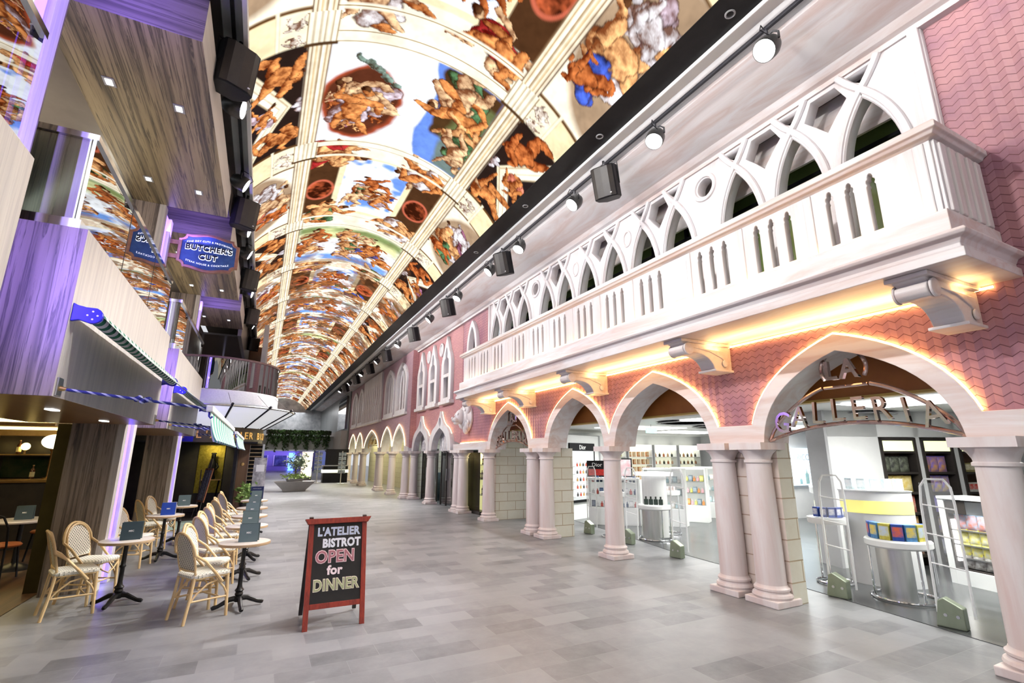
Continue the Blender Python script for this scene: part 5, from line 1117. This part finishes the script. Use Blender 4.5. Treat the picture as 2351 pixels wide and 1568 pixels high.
# generic products
PM = {}
def pmat(a, b, sc=30):
    k = (a, b)
    if k not in PM: PM[k] = speck('print', a, b, sc, .4)
    return PM[k]
PROT = {}
def product(kind, col, col2, label, group, loc, rz=0, s=1.0, cat=None):
    key = (kind, col, col2)
    if key not in PROT:
        t = thing({'bag': 'snack_bag', 'box': 'carton', 'perfume': 'perfume_bottle', 'jar': 'cosmetic_jar'}[kind], label, cat or {'bag': 'bag', 'box': 'box', 'perfume': 'bottle', 'jar': 'jar'}[kind]); a = pmat(col, tuple(c*.7 for c in col)); b = pmat(col2, col, 14)
        if kind == 'bag':
            MB().grid(lambda i, j: (.085*(2*i-1), -.035*math.sin(math.pi*i)**.5*math.sin(math.pi*j)**.45-.001, .25*j), 8, 8).build('front', b, t, smooth=True)
            MB().grid(lambda i, j: (.085*(2*i-1), .035*math.sin(math.pi*i)**.5*math.sin(math.pi*j)**.45+.001, .25*j), 8, 8).build('back', a, t, smooth=True)
            MB().box(-.085, .085, -.003, .003, .235, .26).build('seal', a, t)
        elif kind == 'box':
            MB().box(-.04, .04, -.03, .03, 0, .13).build('body', a, t); MB().box(-.036, .036, -.0315, -.03, .03, .11).build('label_panel', b, t)
        elif kind == 'perfume':
            MB().box(-.028, .028, -.016, .016, 0, .075).build('flask', a, t, bevel=.006); MB().cyl((0, 0, .075), (0, 0, .11), .012, n=8).build('cap', b, t)
        else:
            MB().lathe([(.026, 0), (.028, .005), (.028, .05), (.0001, .05)], 12).build('body', a, t, smooth=True); MB().lathe([(.029, .05), (.029, .07), (.0001, .07)], 12).build('lid', b, t, smooth=True)
        PROT[key] = t; o = t
    else: o = dup(PROT[key], (0, 0, 0))
    o.location = loc; o.rotation_euler = (0, 0, rz); o.scale = (s, s, s); o['label'] = label; o['group'] = group; return o
# sweets wall: three dark framed shelf units in a white angled wall
A0 = Vector((8.35, 4.95, 0)); AZ = math.atan2(-.355, .935); AD = Vector((math.cos(AZ), math.sin(AZ), 0)); AN = Vector((math.sin(AZ), -math.cos(AZ), 0))
ws = MB().box(0, 6.2, .32, .40, 0, 2.46)
for a, b in ((0, .93), (1.6, 1.69), (2.28, 2.38), (3.05, 6.2)): ws.box(a, b, 0, .32, 0, 2.46)
ws.box(0, 6.2, 0, .32, 2.03, 2.46)
struct(ws.build('wall_sweets', M['white'], None, A0, AZ)); struct(MB().box(-.05, .0, -.02, .42, 0, 2.46).build('trim_11', M['grey'], None, A0, AZ))
UN = [('first', .93, 1.60), ('second', 1.69, 2.28), ('third', 2.38, 3.05)]
BAGS = [[((.02, .02, .02), (.20, .22, .16)), ((.80, .58, .12), (.92, .82, .45)), ((.70, .05, .03), (.85, .65, .5)), ((.75, .55, .25), (.6, .25, .08)), ((.8, .3, .1), (.9, .9, .85))],
        [((.22, .16, .68), (.80, .42, .12)), ((.24, .18, .72), (.75, .55, .15)), ((.26, .20, .72), (.45, .4, .8)), ((.7, .6, .2), (.25, .2, .6)), ((.5, .5, .8), (.9, .9, .9))],
        [((.45, .38, .16), (.85, .80, .6)), ((.80, .78, .72), (.75, .08, .06)), ((.55, .40, .25), (.8, .78, .8)), ((.3, .3, .35), (.7, .4, .2)), ((.6, .6, .6), (.3, .3, .5))]]
for ui, (nm, a, b) in enumerate(UN):
    t = thing('shelf_unit', 'dark framed sweets shelf unit with lit header, %s from the left' % nm, 'shelf', A0+AD*a, AZ); w = b-a
    for x in (0, w-.05): MB().box(x, x+.05, -.02, .31, 0, 2.02).build('side_panel', M['side'] if 'side' in M else M['dark'], t)
    MB().box(.05, w-.05, .29, .31, 0, 2.0).build('back_panel', M['brown_wood'], t); MB().box(0, w, -.02, .31, 1.97, 2.02).build('top_panel', M['dark'], t)
    MB().box(.05, w-.05, 0, .28, 1.80, 1.97).build('lit_header', pm('lit_header', (.9, .95, .6), .5, emit=(.95, 1, .55), es=.9), t); MB().box(.05, w-.05, -.015, .29, 1.765, 1.80).build('header_rail', M['dark'], t)
    for si, z in enumerate((1.46, 1.14, .82, .50, .18)):
        MB().box(.05, w-.05, -.015, .29, z-.035, z).build('shelf', M['dark'], t)
        c1, c2 = BAGS[ui][si]; n = 3 if ui < 2 else 6
        for i in range(n):
            p = A0+AD*(a+.05+(w-.16)*(i+.5)/n)+AN*(-.08); p.z = z
            for dy in (0,):
                product('bag' if ui < 2 else 'box', c1, c2, ('snack bag' if ui < 2 else 'small carton')+' on the %s shelf of the %s sweets unit from the left' % (['top', 'second', 'middle', 'fourth', 'lowest'][si], nm), 'packs in the %s sweets unit' % nm, p, AZ, 1.0 if ui < 2 else 1.15)
# white cooler unit with sweets bags
FD = Vector((-.25, -.968, 0)); FZ = math.atan2(FD.y, FD.x)
fz = thing('sweets_cabinet', 'white low cabinet with a lit recess of coloured sweets bags, by the far right column', 'cabinet', (8.80, 3.78, 0), FZ)
for nm, q, mt in (('side_panel', (0, .08, 0, .5, 0, 1.12), 'white'), ('side_panel', (.72, 1.2, 0, .5, 0, 1.12), 'white'), ('plinth', (.08, .72, 0, .5, 0, .2), 'white'), ('back_panel', (.08, .72, .3, .5, .2, 1.08), 'white'), ('top_panel', (0, 1.2, -.01, .5, 1.12, 1.16), 'white'), ('inner_frame', (.08, .10, .01, .3, .2, 1.1), 'dark'), ('inner_frame', (.70, .72, .01, .3, .2, 1.1), 'dark'), ('inner_frame', (.10, .70, .01, .3, .2, .22), 'dark'), ('corner_panel', (.10, .34, .02, .03, .93, 1.11), 'dark')):
    # front faces local +y mirrored: build with depth along the normal pointing away from the hall
    x0, x1, y0, y1, z0, z1 = q; MB().box(x0, x1, y0, y1, z0, z1).build(nm, M[mt], fz, bevel=.004)
MB().box(.095, .115, .05, .2, .3, .85).build('light_tube', M['led_white'], fz)
FN = Vector((-FD.y, FD.x, 0))
for si, (z, c1, c2) in enumerate([(.72, (.45, .62, .80), (.85, .30, .22)), (.53, (.88, .78, .05), (.85, .85, .7)), (.36, (.90, .80, .05), (.6, .6, .5)), (.22, (.16, .13, .12), (.7, .7, .68))]):
    MB().box(.10, .70, .04, .28, z-.015, z).build('shelf', M['steel'], fz)
    for i in range(4):
        p = Vector((8.80, 3.78, 0))+FD*(.19+.14*i)+FN*(.10); p.z = z
        product('bag', c1, c2, '%s sweets bag on the %s shelf of the white low cabinet' % (['pale blue', 'yellow', 'yellow', 'dark'][si], ['top', 'second', 'third', 'lowest'][si]), 'bags in the white low cabinet', p, FZ, .80)
# toy display podium
def podium(label, loc, rz, panel=True):
    t = thing('display_podium', label, 'display stand', loc, rz)
    m = MB().lathe([(.42, .02), (.42, 1.28)], 12, c=(0, .5, 0), a0=R(-128), a1=R(-52)); m.lathe([(.39, 1.28), (.39, .02)], 12, c=(0, .5, 0), a0=R(-128), a1=R(-52)); panel and m.build('curved_panel', speck('podium_wood', (.70, .70, .69), (.62, .62, .61), 3, .4, stretch=(3, 3, .3)), t, smooth=True)
    MB().lathe([(.0001, .60), (.33, .60), (.35, .62), (.35, .68), (.33, .70), (.0001, .70)], 28, a0=math.pi, a1=2*math.pi).build('tray', M['white'], t, smooth=True)
    MB().lathe([(.30, .03), (.30, .60)], 10, a0=R(215), a1=R(290)).build('front_panel', M['steel'], t, smooth=True)
    MB().tube([(.35*math.cos(a), .35*math.sin(a), .02) for a in [i*math.pi/16 for i in range(32)]], .016, 8, True).build('base_ring', M['chrome'], t, smooth=True)
    for a in (200, 300, 340): MB().cyl((.33*math.cos(R(a)), .33*math.sin(R(a)), .02), (.33*math.cos(R(a)), .33*math.sin(R(a)), .6), .013, n=8).build('post', M['chrome'], t)
    return t
pd = podium('white curved toy display podium with chrome ring base, right of the near security gate', (7.28, 3.62, .006), R(-62), False)
tp = thing('display_tower', 'tall curved white display tower with a yellow band behind the toy podium', 'display stand', (7.78, 4.06, .006), R(-58))
m = MB().lathe([(.55, 0), (.55, 1.22), (.0001, 1.22)], 16, c=(0, .42, 0), a0=R(-140), a1=R(-40)); m.build('body', speck('tower_white', (.72, .72, .72), (.66, .66, .66), 3, .4), tp, smooth=True)
MB().lathe([(.556, .93), (.556, 1.10)], 16, c=(0, .42, 0), a0=R(-139), a1=R(-41)).build('yellow_band', pm('yellow_band_print', (.95, .88, .25), .5, emit=(1, .9, .3), es=.25), tp, smooth=True)
MB().box(-.34, -.26, -.02, -.01, .96, 1.07).build('red_badge', M['red_wood'], tp)
MB().lathe([(.56, 1.22), (.57, 1.24), (.0001, 1.24)], 16, c=(0, .42, 0), a0=R(-140), a1=R(-40)).build('top_tray', M['white'], tp, smooth=True)
c0 = Vector((7.28, 3.62, 0))
for i in range(7):
    a = R(-62)+R(190+27*i); p = c0+Vector((.25*math.cos(a), .25*math.sin(a), 0)); p.z = .708
    product('box', ((.03, .09, .42), (.10, .28, .55), (.62, .55, .10))[i % 3], ((.75, .15, .06), (.8, .62, .12), (.55, .65, .78))[i % 3], 'bright toy box on the tray of the curved podium', 'toy boxes on the podium', p, a+math.pi/2, 1.45)
for i in range(5):
    a = R(-58)+R(-125+18*i); p = Vector((7.78, 4.06, 0))+Matrix.Rotation(R(-58), 3, 'Z') @ Vector((.47*math.cos(R(-125+18*i)), .42+.47*math.sin(R(-125+18*i)), 0)); p.z = 1.248
    product('box', (.70, .82, .86), (.88, .90, .92), 'pale toy box on top of the tall display tower', 'toy boxes on the display tower', p, a+math.pi/2, 1.2)
st2 = thing('tray_stand', 'small round tray stand with toy boxes left of the tall display tower', 'display stand', (7.30, 4.48, .006))
MB().lathe([(.0001, .78), (.24, .78), (.25, .80), (.25, .86), (.0001, .87)], 24).build('tray', M['white'], st2, smooth=True)
MB().tube([(.22*math.cos(a), .22*math.sin(a), .02) for a in [i*math.pi/14 for i in range(28)]], .014, 8, True).build('base_ring', M['chrome'], st2, smooth=True)
for a in (80, 200, 320): MB().cyl((.2*math.cos(R(a)), .2*math.sin(R(a)), .02), (.2*math.cos(R(a)), .2*math.sin(R(a)), .78), .012, n=8).build('post', M['chrome'], st2)
for i in range(5):
    a = R(170+30*i); product('box', (.05, .10, .40), (.75, .75, .8), 'blue toy box on the small round tray stand', 'toy boxes on the tray stand', (7.30+.17*math.cos(a), 4.48+.17*math.sin(a), .88), a+math.pi/2, 1.0)
# curved counter with lit panel
cn2 = thing('service_counter', 'curved grey counter with a glowing yellow front panel under the backlit poster', 'counter', (13.5, 5.6, .006))
def cc(r0, r1, z0, z1, a0, a1, mt, nm, **k): MB().lathe([(r0, z0), (r1, z0), (r1, z1), (r0, z1), (r0, z0)], 28, a0=R(a0), a1=R(a1)).build(nm, mt, cn2, smooth=True, **k)
cc(2.2, 2.5, 0, .86, 110, 172, M['grey'], 'body'); cc(2.1, 2.58, .86, 1.0, 109, 173, M['ltgrey'], 'worktop'); cc(2.49, 2.52, .25, .68, 128, 168, emis('yellow_panel', (1, 1, .45), 2.2), 'light_panel')
ck = thing('till_scanner', 'black till scanner on a stand on the grey counter', 'scanner', (11.45, 6.55, 1.006))
MB().cyl((0, 0, 0), (0, 0, .16), .02, n=8).build('stand', M['black'], ck); MB().tube([(-.08, 0, .12), (0, 0, .22), (.12, 0, .2)], [.02, .03, .025], 8).build('head', M['blue'], ck, smooth=True)
po = thing('backlit_poster', 'pale blue backlit perfume poster on the wall behind the counter', 'poster', (14.2, 9.18, .9))
MB().box(-1.5, 1.3, 0, .06, 0, 1.05).build('light_box', pm('poster_sky', (.7, .85, .95), .4, emit=(.72, .88, 1), es=.85), po)
text('lettering', 'NINA RICCI', .24, speck('poster_letters', (.50, .58, .66), (.55, .62, .7), 5, .5), Matrix.Translation((-.3, -.006, .78)) @ YW, po, .002)
m = MB()
for x, h_, r_ in ((-.75, .35, .12), (.1, .45, .08), (-.2, .2, .06), (-1.2, .18, .07), (.6, .25, .08)): MB().lathe([(r_, 0), (r_, h_*.6), (r_*.3, h_*.7), (.0001, h_)], 12, c=(x, -.0, .04)).xf(Matrix.Diagonal((1, .08, 1, 1))).build('flacon_print', speck('flacon', (.25, .45, .55), (.35, .55, .5), 6, .4), po, smooth=True)
struct(MB().box(12.4, 15.5, 9.26, 9.34, 0, 2.46).build('wall_poster', M['ltgrey']))
# perfume wall panel seen through the third arch
PA = Vector((7.45, 11.55, 0)); PZ = math.atan2(.58, 1.52)
struct(MB().box(0, 1.75, 0, .12, 0, 2.28).build('wall_perfume', M['white'], None, PA, PZ)); struct(MB().box(1.75, 1.82, -.02, .5, 0, 2.3).build('trim_12', M['grey'], None, PA, PZ)); struct(MB().box(1.82, 2.5, .1, .3, 0, 2.3).build('wall_perfume_side', M['white'], None, PA, PZ))
t = thing('perfume_display', 'tall black framed perfume panel with lit shelves headed Dior', 'display panel', PA, PZ)
MB().box(.20, 1.45, -.05, -.01, .45, 2.06).build('frame', M['black'], t); MB().box(.28, 1.37, -.06, -.05, .52, 1.84).build('lit_back', pm('lit_white', (.9, .93, .93), .5, emit=(.95, 1, .98), es=.45), t)
text('lettering', 'Dior', .17, M['white'], Matrix.Translation((.82, -.054, 1.94)) @ YW, t, .002, bold=.004)
for si, z in enumerate((.62, .82, 1.02, 1.22, 1.42)):
    MB().box(.28, 1.37, -.16, -.06, z-.012, z).build('shelf', M['white'], t)
    for i in range(6):
        p = PA+Matrix.Rotation(PZ, 3, 'Z') @ Vector((.45+.15*i, -.11, 0)); p.z = z
        product('perfume', ((.05, .05, .05), (.6, .1, .06), (.5, .3, .1))[(i+si) % 3], (.15, .15, .16), 'small perfume bottle on the %s shelf of the black framed panel' % ['lowest', 'second', 'middle', 'fourth', 'top'][si], 'bottles on the black framed panel', p, PZ, 1.0)
# round white perfume stand
rs = podium('white perfume stand with curved back panel and chrome ring base, seen through the second arch', (7.62, 8.32, .006), R(-48))
MB().lathe([(.52, 1.28), (.54, 1.30), (.54, 1.36), (.0001, 1.37)], 16, c=(0, .5, 0), a0=R(-140), a1=R(-40)).build('top_band', pm('lit_band', (.9, .92, .92), .5, emit=(1, 1, 1), es=.9), rs, smooth=True)
for i in range(4):
    p = Vector((7.62, 8.32, 0))+Matrix.Rotation(R(-48), 3, 'Z') @ Vector((-.15+.1*i, -.16, 0)); p.z = .708
    product('perfume', (.03, .05, .04), (.02, .02, .02), 'dark perfume bottle on the tray of the white curved stand', 'bottles on the perfume stand', p, R(-48), 1.5)
for k, (x, y) in enumerate([(8.42, 8.75), (7.0, 8.95)]):
    t = thing('tray_stand', 'round white tray stand %s the curved perfume stand' % ('behind right of', 'left of')[k], 'display stand', (x, y, .006))
    MB().lathe([(.0001, .84), (.27, .84), (.28, .86), (.28, .93), (.0001, .94)], 24).build('tray', M['white'], t, smooth=True)
    MB().tube([(.25*math.cos(a), .25*math.sin(a), .02) for a in [i*math.pi/14 for i in range(28)]], .014, 8, True).build('base_ring', M['chrome'], t, smooth=True)
    for a in (80, 200, 320): MB().cyl((.23*math.cos(R(a)), .23*math.sin(R(a)), .02), (.23*math.cos(R(a)), .23*math.sin(R(a)), .84), .012, n=8).build('post', M['chrome'], t)
    for i in range(3): product('jar', (.75, .62, .60), (.85, .85, .85), 'small cosmetic jar on the tray stand %s the perfume stand' % ('behind', 'left of')[k], 'jars on the tray stands', (x-.1+.1*i, y-.1, .945), 0, 1.3)
# perfume counters and shelf bays on the back wall
def gondola(x, y, rz, w, label, cols, h=1.35, short=''):
    t = thing('perfume_counter', label, 'shelf unit', (x, y, .006), rz)
    MB().box(-w/2, w/2, 0, .4, 0, .42).build('base', M['white'], t, bevel=.006); MB().box(-w/2, w/2, .32, .4, .42, h).build('back_panel', pm('lit_back', (.85, .9, .88), .5, emit=(1, 1, .95), es=.25), t)
    for sx in (-w/2, w/2-.03): MB().box(sx, sx+.03, 0, .4, .42, h).build('side_panel', M['white'], t)
    MB().box(-w/2, w/2, 0, .4, h, h+.05).build('top_panel', M['white'], t)
    for si, z in enumerate((.43, .74, 1.04)):
        if si: MB().box(-w/2+.03, w/2-.03, .02, .32, z-.015, z).build('shelf', M['glass'], t)
        n = int(w/.11)
        for i in range(n):
            p = Vector((x, y, 0))+Matrix.Rotation(rz, 3, 'Z') @ Vector((-w/2+.07+(w-.14)*(i+.5)/n, .12, 0)); p.z = z+.008
            c = cols[(i*7+si*3) % len(cols)]
            product('perfume' if (i+si) % 3 else 'box', c, tuple(min(1, q*1.3+.1) for q in c), 'perfume pack on the %s shelf of the %s' % (['lower', 'middle', 'upper'][si], short), 'packs on the %s' % short, p, rz, 1.2)
WM = [(.75, .82, .85), (.5, .66, .7), (.85, .8, .72), (.3, .4, .42)]; PK = [(.8, .45, .5), (.75, .3, .1), (.2, .25, .3), (.7, .65, .2)]; MK = [(.02, .05, .12), (.05, .1, .22), (.6, .12, .1), (.7, .7, .72)]
gondola(9.2, 9.7, R(-58), 1.0, 'white perfume counter with pale blue boxes, right of the perfume stand', WM, short='pale blue perfume counter')
gondola(10.4, 10.0, R(-58), .9, 'white perfume counter with pink and red packs, farther right', PK, short='pink perfume counter')
gondola(11.6, 10.4, R(-58), .8, 'white perfume counter half hidden by the near column pair', WM, short='half hidden perfume counter')
gondola(8.15, 10.35, R(-42), 1.3, 'make-up counter with dark blue trays behind the single column', MK, 1.1, 'dark blue make-up counter')
t = thing('makeup_screen', 'black framed make-up advert with red panel on the make-up counter', 'advert', (8.15, 10.45, 1.166), R(-42))
MB().box(-.62, .0, .1, .14, 0, .42).build('frame', M['black'], t); MB().box(-.58, -.04, .095, .1, .04, .2).build('red_panel', pmat((.6, .03, .02), (.3, .02, .02)), t); text('lettering', 'Dior', .14, M['white'], Matrix.Translation((-.35, .09, .31)) @ YW, t, .002)
MB().box(.08, .55, .1, .14, 0, .48).build('frame', M['black'], t); MB().box(.11, .52, .095, .1, .04, .45).build('pink_panel', pmat((.85, .45, .5), (.9, .85, .86), 6), t)
SH = [(8.6, 'first'), (10.9, 'second'), (12.1, 'third'), (13.3, 'fourth'), (14.5, 'fifth')]; CC = [[(.04, .06, .04), (.08, .10, .06)], [(.10, .14, .3), (.7, .62, .2), (.05, .07, .05)], [(.75, .5, .3), (.7, .3, .12)], [(.7, .45, .3), (.05, .06, .05), (.6, .2, .1)], [(.6, .3, .15), (.1, .1, .1)]]
for k, (x, nm) in enumerate(SH):
    t = thing('wall_shelf', 'white lit perfume shelf bay on the back wall, %s from the left' % nm, 'shelf', (x, 13.75, .006))
    for sx in (-.55, .52): MB().box(sx, sx+.03, 0, .33, 0, 2.1).build('side_panel', M['white'], t)
    MB().box(-.52, .52, .30, .33, 0, 2.1).build('back_panel', pm('lit_cream', (.85, .85, .70), .5, emit=(1, 1, .75), es=.45), t); MB().box(-.52, .52, -.01, .3, 1.92, 2.1).build('lit_header', pm('lit_head', (.9, .9, .85), .5, emit=(1, 1, .9), es=1.0), t)
    for si, z in enumerate((.9, 1.16, 1.42, 1.68)):
        MB().box(-.52, .52, 0, .3, z-.02, z).build('shelf', M['white'], t)
        for i in range(5):
            product('perfume' if k != 2 else 'box', CC[k][(i+si) % len(CC[k])], (.6, .5, .3), 'perfume pack on the %s shelf of the %s back wall bay' % (['lowest', 'second', 'third', 'top'][si], nm), 'packs in the %s back wall bay' % nm, (x-.42+.2*i, 13.85, z+.006), 0, 1.3)
    MB().box(-.52, .52, 0, .3, 0, .88).build('base_cabinet', M['white'], t)
ad = thing('perfume_advert', 'dark glittering perfume advert reading No5 on the back wall', 'poster', (9.72, 14.05, 1.05))
MB().box(-.48, .48, 0, .04, 0, .98).build('print', speck('glitter', (.012, .016, .014), (.35, .38, .30), 40, .4), ad); text('lettering', 'N°5', .2, pm('pale_print', (.8, .85, .6), .5, emit=(.9, 1, .6), es=.5), Matrix.Translation((.2, -.006, .8)) @ YW, ad, .002)
MB().lathe([(.12, 0), (.16, .22), (.10, .3), (.0001, .31)], 14, c=(0, 0, .06)).xf(Matrix.Diagonal((1, .1, 1, 1))).build('flacon_print', pm('gold_print', (.7, .55, .25), .5, emit=(1, .7, .3), es=.3), ad, smooth=True)
ex = thing('exit_sign', 'small green lit exit sign under the shop ceiling', 'sign', (8.3, 9.0, 2.24)); MB().box(-.16, .16, 0, .03, 0, .13).build('box', pm('exit_lit', (.6, .8, .75), .5, emit=(.5, .9, .8), es=1.0), ex); MB().cyl((0, .015, .13), (0, .015, .21), .008, n=6).build('stem', M['steel'], ex)
# upper room behind the glazing keeps the view closed
# ---------------------------------------------------------------- bar room at the far left
struct(MB().box(-9, -2.9, 13.2, 13.3, 0, 3.2).build('wall_bar_back', M['dark'])); struct(MB().box(-9, -8.9, 2, 13.3, 0, 3.2).build('wall_bar_side', M['dark'])); struct(MB().box(-9, -2.35, 1.9, 2.0, 0, 3.2).build('wall_bar_near', M['dark']))
struct(MB().box(-9, -2.7, 2, 13.3, 2.9, 3.0).build('ceiling_bar', speck('cream_ceiling', (.78, .72, .52), (.72, .66, .48), 2, .5)))
struct(MB().box(-9, -2.75, 12.95, 13.2, 2.30, 2.9).build('wall_bar_cove', speck('cream_cove', (.82, .76, .56), (.78, .72, .52), 2, .5)))
struct(MB().box(-9, -2.75, 12.6, 13.2, 2.22, 2.30).build('trim_14', M['soffit_wood'], bevel=.02)); struct(MB().box(-9, -2.75, 12.9, 13.2, 2.08, 2.22).build('wall_bar_cove_low', speck('green_cream', (.66, .66, .42), (.6, .6, .38), 2, .5)))
struct(MB().box(-9, -2.9, 12.7, 13.2, 2.05, 2.16).build('trim_13', M['gold']))
area('bar_cove', (-5, 12.7, 2.42), (-5, 12.95, 2.6), 5, .1, 160, (1, .88, .55)); area('bar_cove', (-5, 12.72, 2.2), (-5, 12.95, 2.12), 5, .05, 40, (1, .92, .55)); area('bar_light', (-4.2, 8.2, 2.8), (-4.2, 8.2, 0), 3, 2, 60, (1, .8, .45))
bb = thing('back_bar', 'dark bar back shelf with glasses and bottles at the far left', 'bar', (-4.6, 12.9, 0))
MB().box(-1.6, 1.4, -.4, .25, 0, 1.18).build('counter', M['dark'], bb); MB().box(-1.7, 1.45, -.46, .25, 1.18, 1.24).build('worktop', M['gold'], bb, bevel=.01)
for z in (1.68,): MB().box(-1.0, 1.4, -.1, .2, z, z+.025).build('shelf', M['gold'], bb)
for x in (-1.0, .1, .95, 1.35): MB().cyl((x, -.05, 1.24), (x, -.05, 2.05), .018, n=8).build('post', M['gold'], bb)
MB().box(-.9, -.2, .2, .25, 1.26, 1.66).build('mirror', speck('red_mirror', (.16, .02, .01), (.08, .02, .01), 3, .15), bb); MB().box(.15, .9, .2, .25, 1.26, 1.66).build('mirror', speck('green_mirror', (.02, .04, .02), (.05, .06, .03), 5, .12), bb)
for i in range(9):
    o = dup(b0, (-5.5+.27*i, 12.78, 1.24 if i % 2 == 0 else 1.705), 0, 'small bottle on the %s of the dark back bar' % ('worktop' if i % 2 == 0 else 'shelf'), 'bottles on the back bar')
for k, (x, l) in enumerate([(-4.55, 'left'), (-4.05, 'right')]):
    t = thing('bar_lamp', 'small glowing yellow bar lamp, %s of the two' % l, 'lamp', (x, 12.75, 1.705)); MB().cyl((0, 0, 0), (0, 0, .08), .02, n=8).build('stem', M['gold'], t); MB().sphere((0, 0, .14), .07, 12, 8).build('shade', emis('bulb', (1, .72, .22), 8), t, smooth=True)
gb = thing('globe_lamp', 'round white globe lamp on the bar beside the olive post', 'lamp', (-3.60, 12.6, 1.24))
MB().lathe([(.08, 0), (.08, .02), (.02, .04), (.02, .50), (.05, .55)], 14).build('stem', M['gold'], gb, smooth=True); MB().sphere((0, 0, .70), .17, 18, 12, sc=(1.1, 1.1, .8)).build('shade', emis('globe', (1, .86, .55), 3.0), gb, smooth=True)
pc = thing('wall_picture', 'framed picture with cream mount on the bar wall at the left edge', 'picture', (-5.2, 12.35, 1.2))
MB().box(-.62, .62, 0, .04, 0, .95).build('frame', speck('cream_frame', (.55, .48, .30), (.48, .40, .24), 4, .5), pc, bevel=.01); MB().box(-.46, .46, -.012, 0, .14, .81).build('gold_liner', M['gold'], pc); MB().box(-.38, .38, -.018, -.012, .2, .75).build('print', speck('picture_print', (.55, .38, .15), (.05, .05, .04), 7, .5), pc)
struct(MB().box(-6.2, -4.55, 12.4, 12.46, 0, 2.1).build('wall_bar_pier', M['brown_wood']))
bt = thing('bar_table', 'round bar table with a dark menu card behind the olive post', 'table', (-3.16, 10.45, .006))
MB().lathe([(.0001, .68), (.36, .68), (.37, .70), (.36, .72), (.0001, .72)], 30).build('table_top', M['laminate'], bt, smooth=True); MB().cyl((0, 0, .1), (0, 0, .68), .03, n=10).build('post', M['iron'], bt); MB().lathe([(.24, 0), (.2, .04), (.04, .1)], 18).build('base', M['iron'], bt, smooth=True)
dup(mn['slate'], (-3.14, 10.40, .727), R(8), 'dark slate folded menu card standing on the round bar table', 'menu cards')
def bar_chair(x, y, rz, label):
    t = thing('bentwood_chair', label, 'chair', (x, y, .006), rz)
    MB().lathe([(.0001, .43), (.2, .43), (.21, .45), (.19, .47), (.0001, .475)], 24).build('seat', speck('orange_seat', (.42, .12, .03), (.34, .09, .02), 5, .5), t, smooth=True)
    for a in (45, 135, 225, 315): MB().tube([(.17*math.cos(R(a)), .17*math.sin(R(a)), .43), (.22*math.cos(R(a)), .22*math.sin(R(a)), 0)], .014, 6).build('leg', M['black'], t)
    MB().tube([(-.15, -.15, .43), (-.22, -.17, .70), (-.24, -.10, .85), (-.245, 0, .88), (-.24, .10, .85), (-.22, .17, .70), (-.15, .15, .43)], .014, 6).build('back_frame', M['black'], t, smooth=True)
    MB().tube([(-.17, -.07, .45), (-.225, -.06, .70), (-.23, 0, .76), (-.225, .06, .70), (-.17, .07, .45)], .009, 6).build('inner_hoop', M['black'], t, smooth=True); return t
bar_chair(-3.10, 9.72, R(75), 'black bentwood chair with orange seat at the left edge'); bar_chair(-3.05, 11.2, R(-110), 'black bentwood chair with orange seat behind the bar table')
for i in range(4): bar_chair(-4.6-.5*(i % 2), 11.9-.1*i-.35*(i//2), R(90+20*i), 'black bentwood chair deep in the bar, %s' % ['nearest the counter', 'second from the counter', 'third from the counter', 'farthest left'][i])
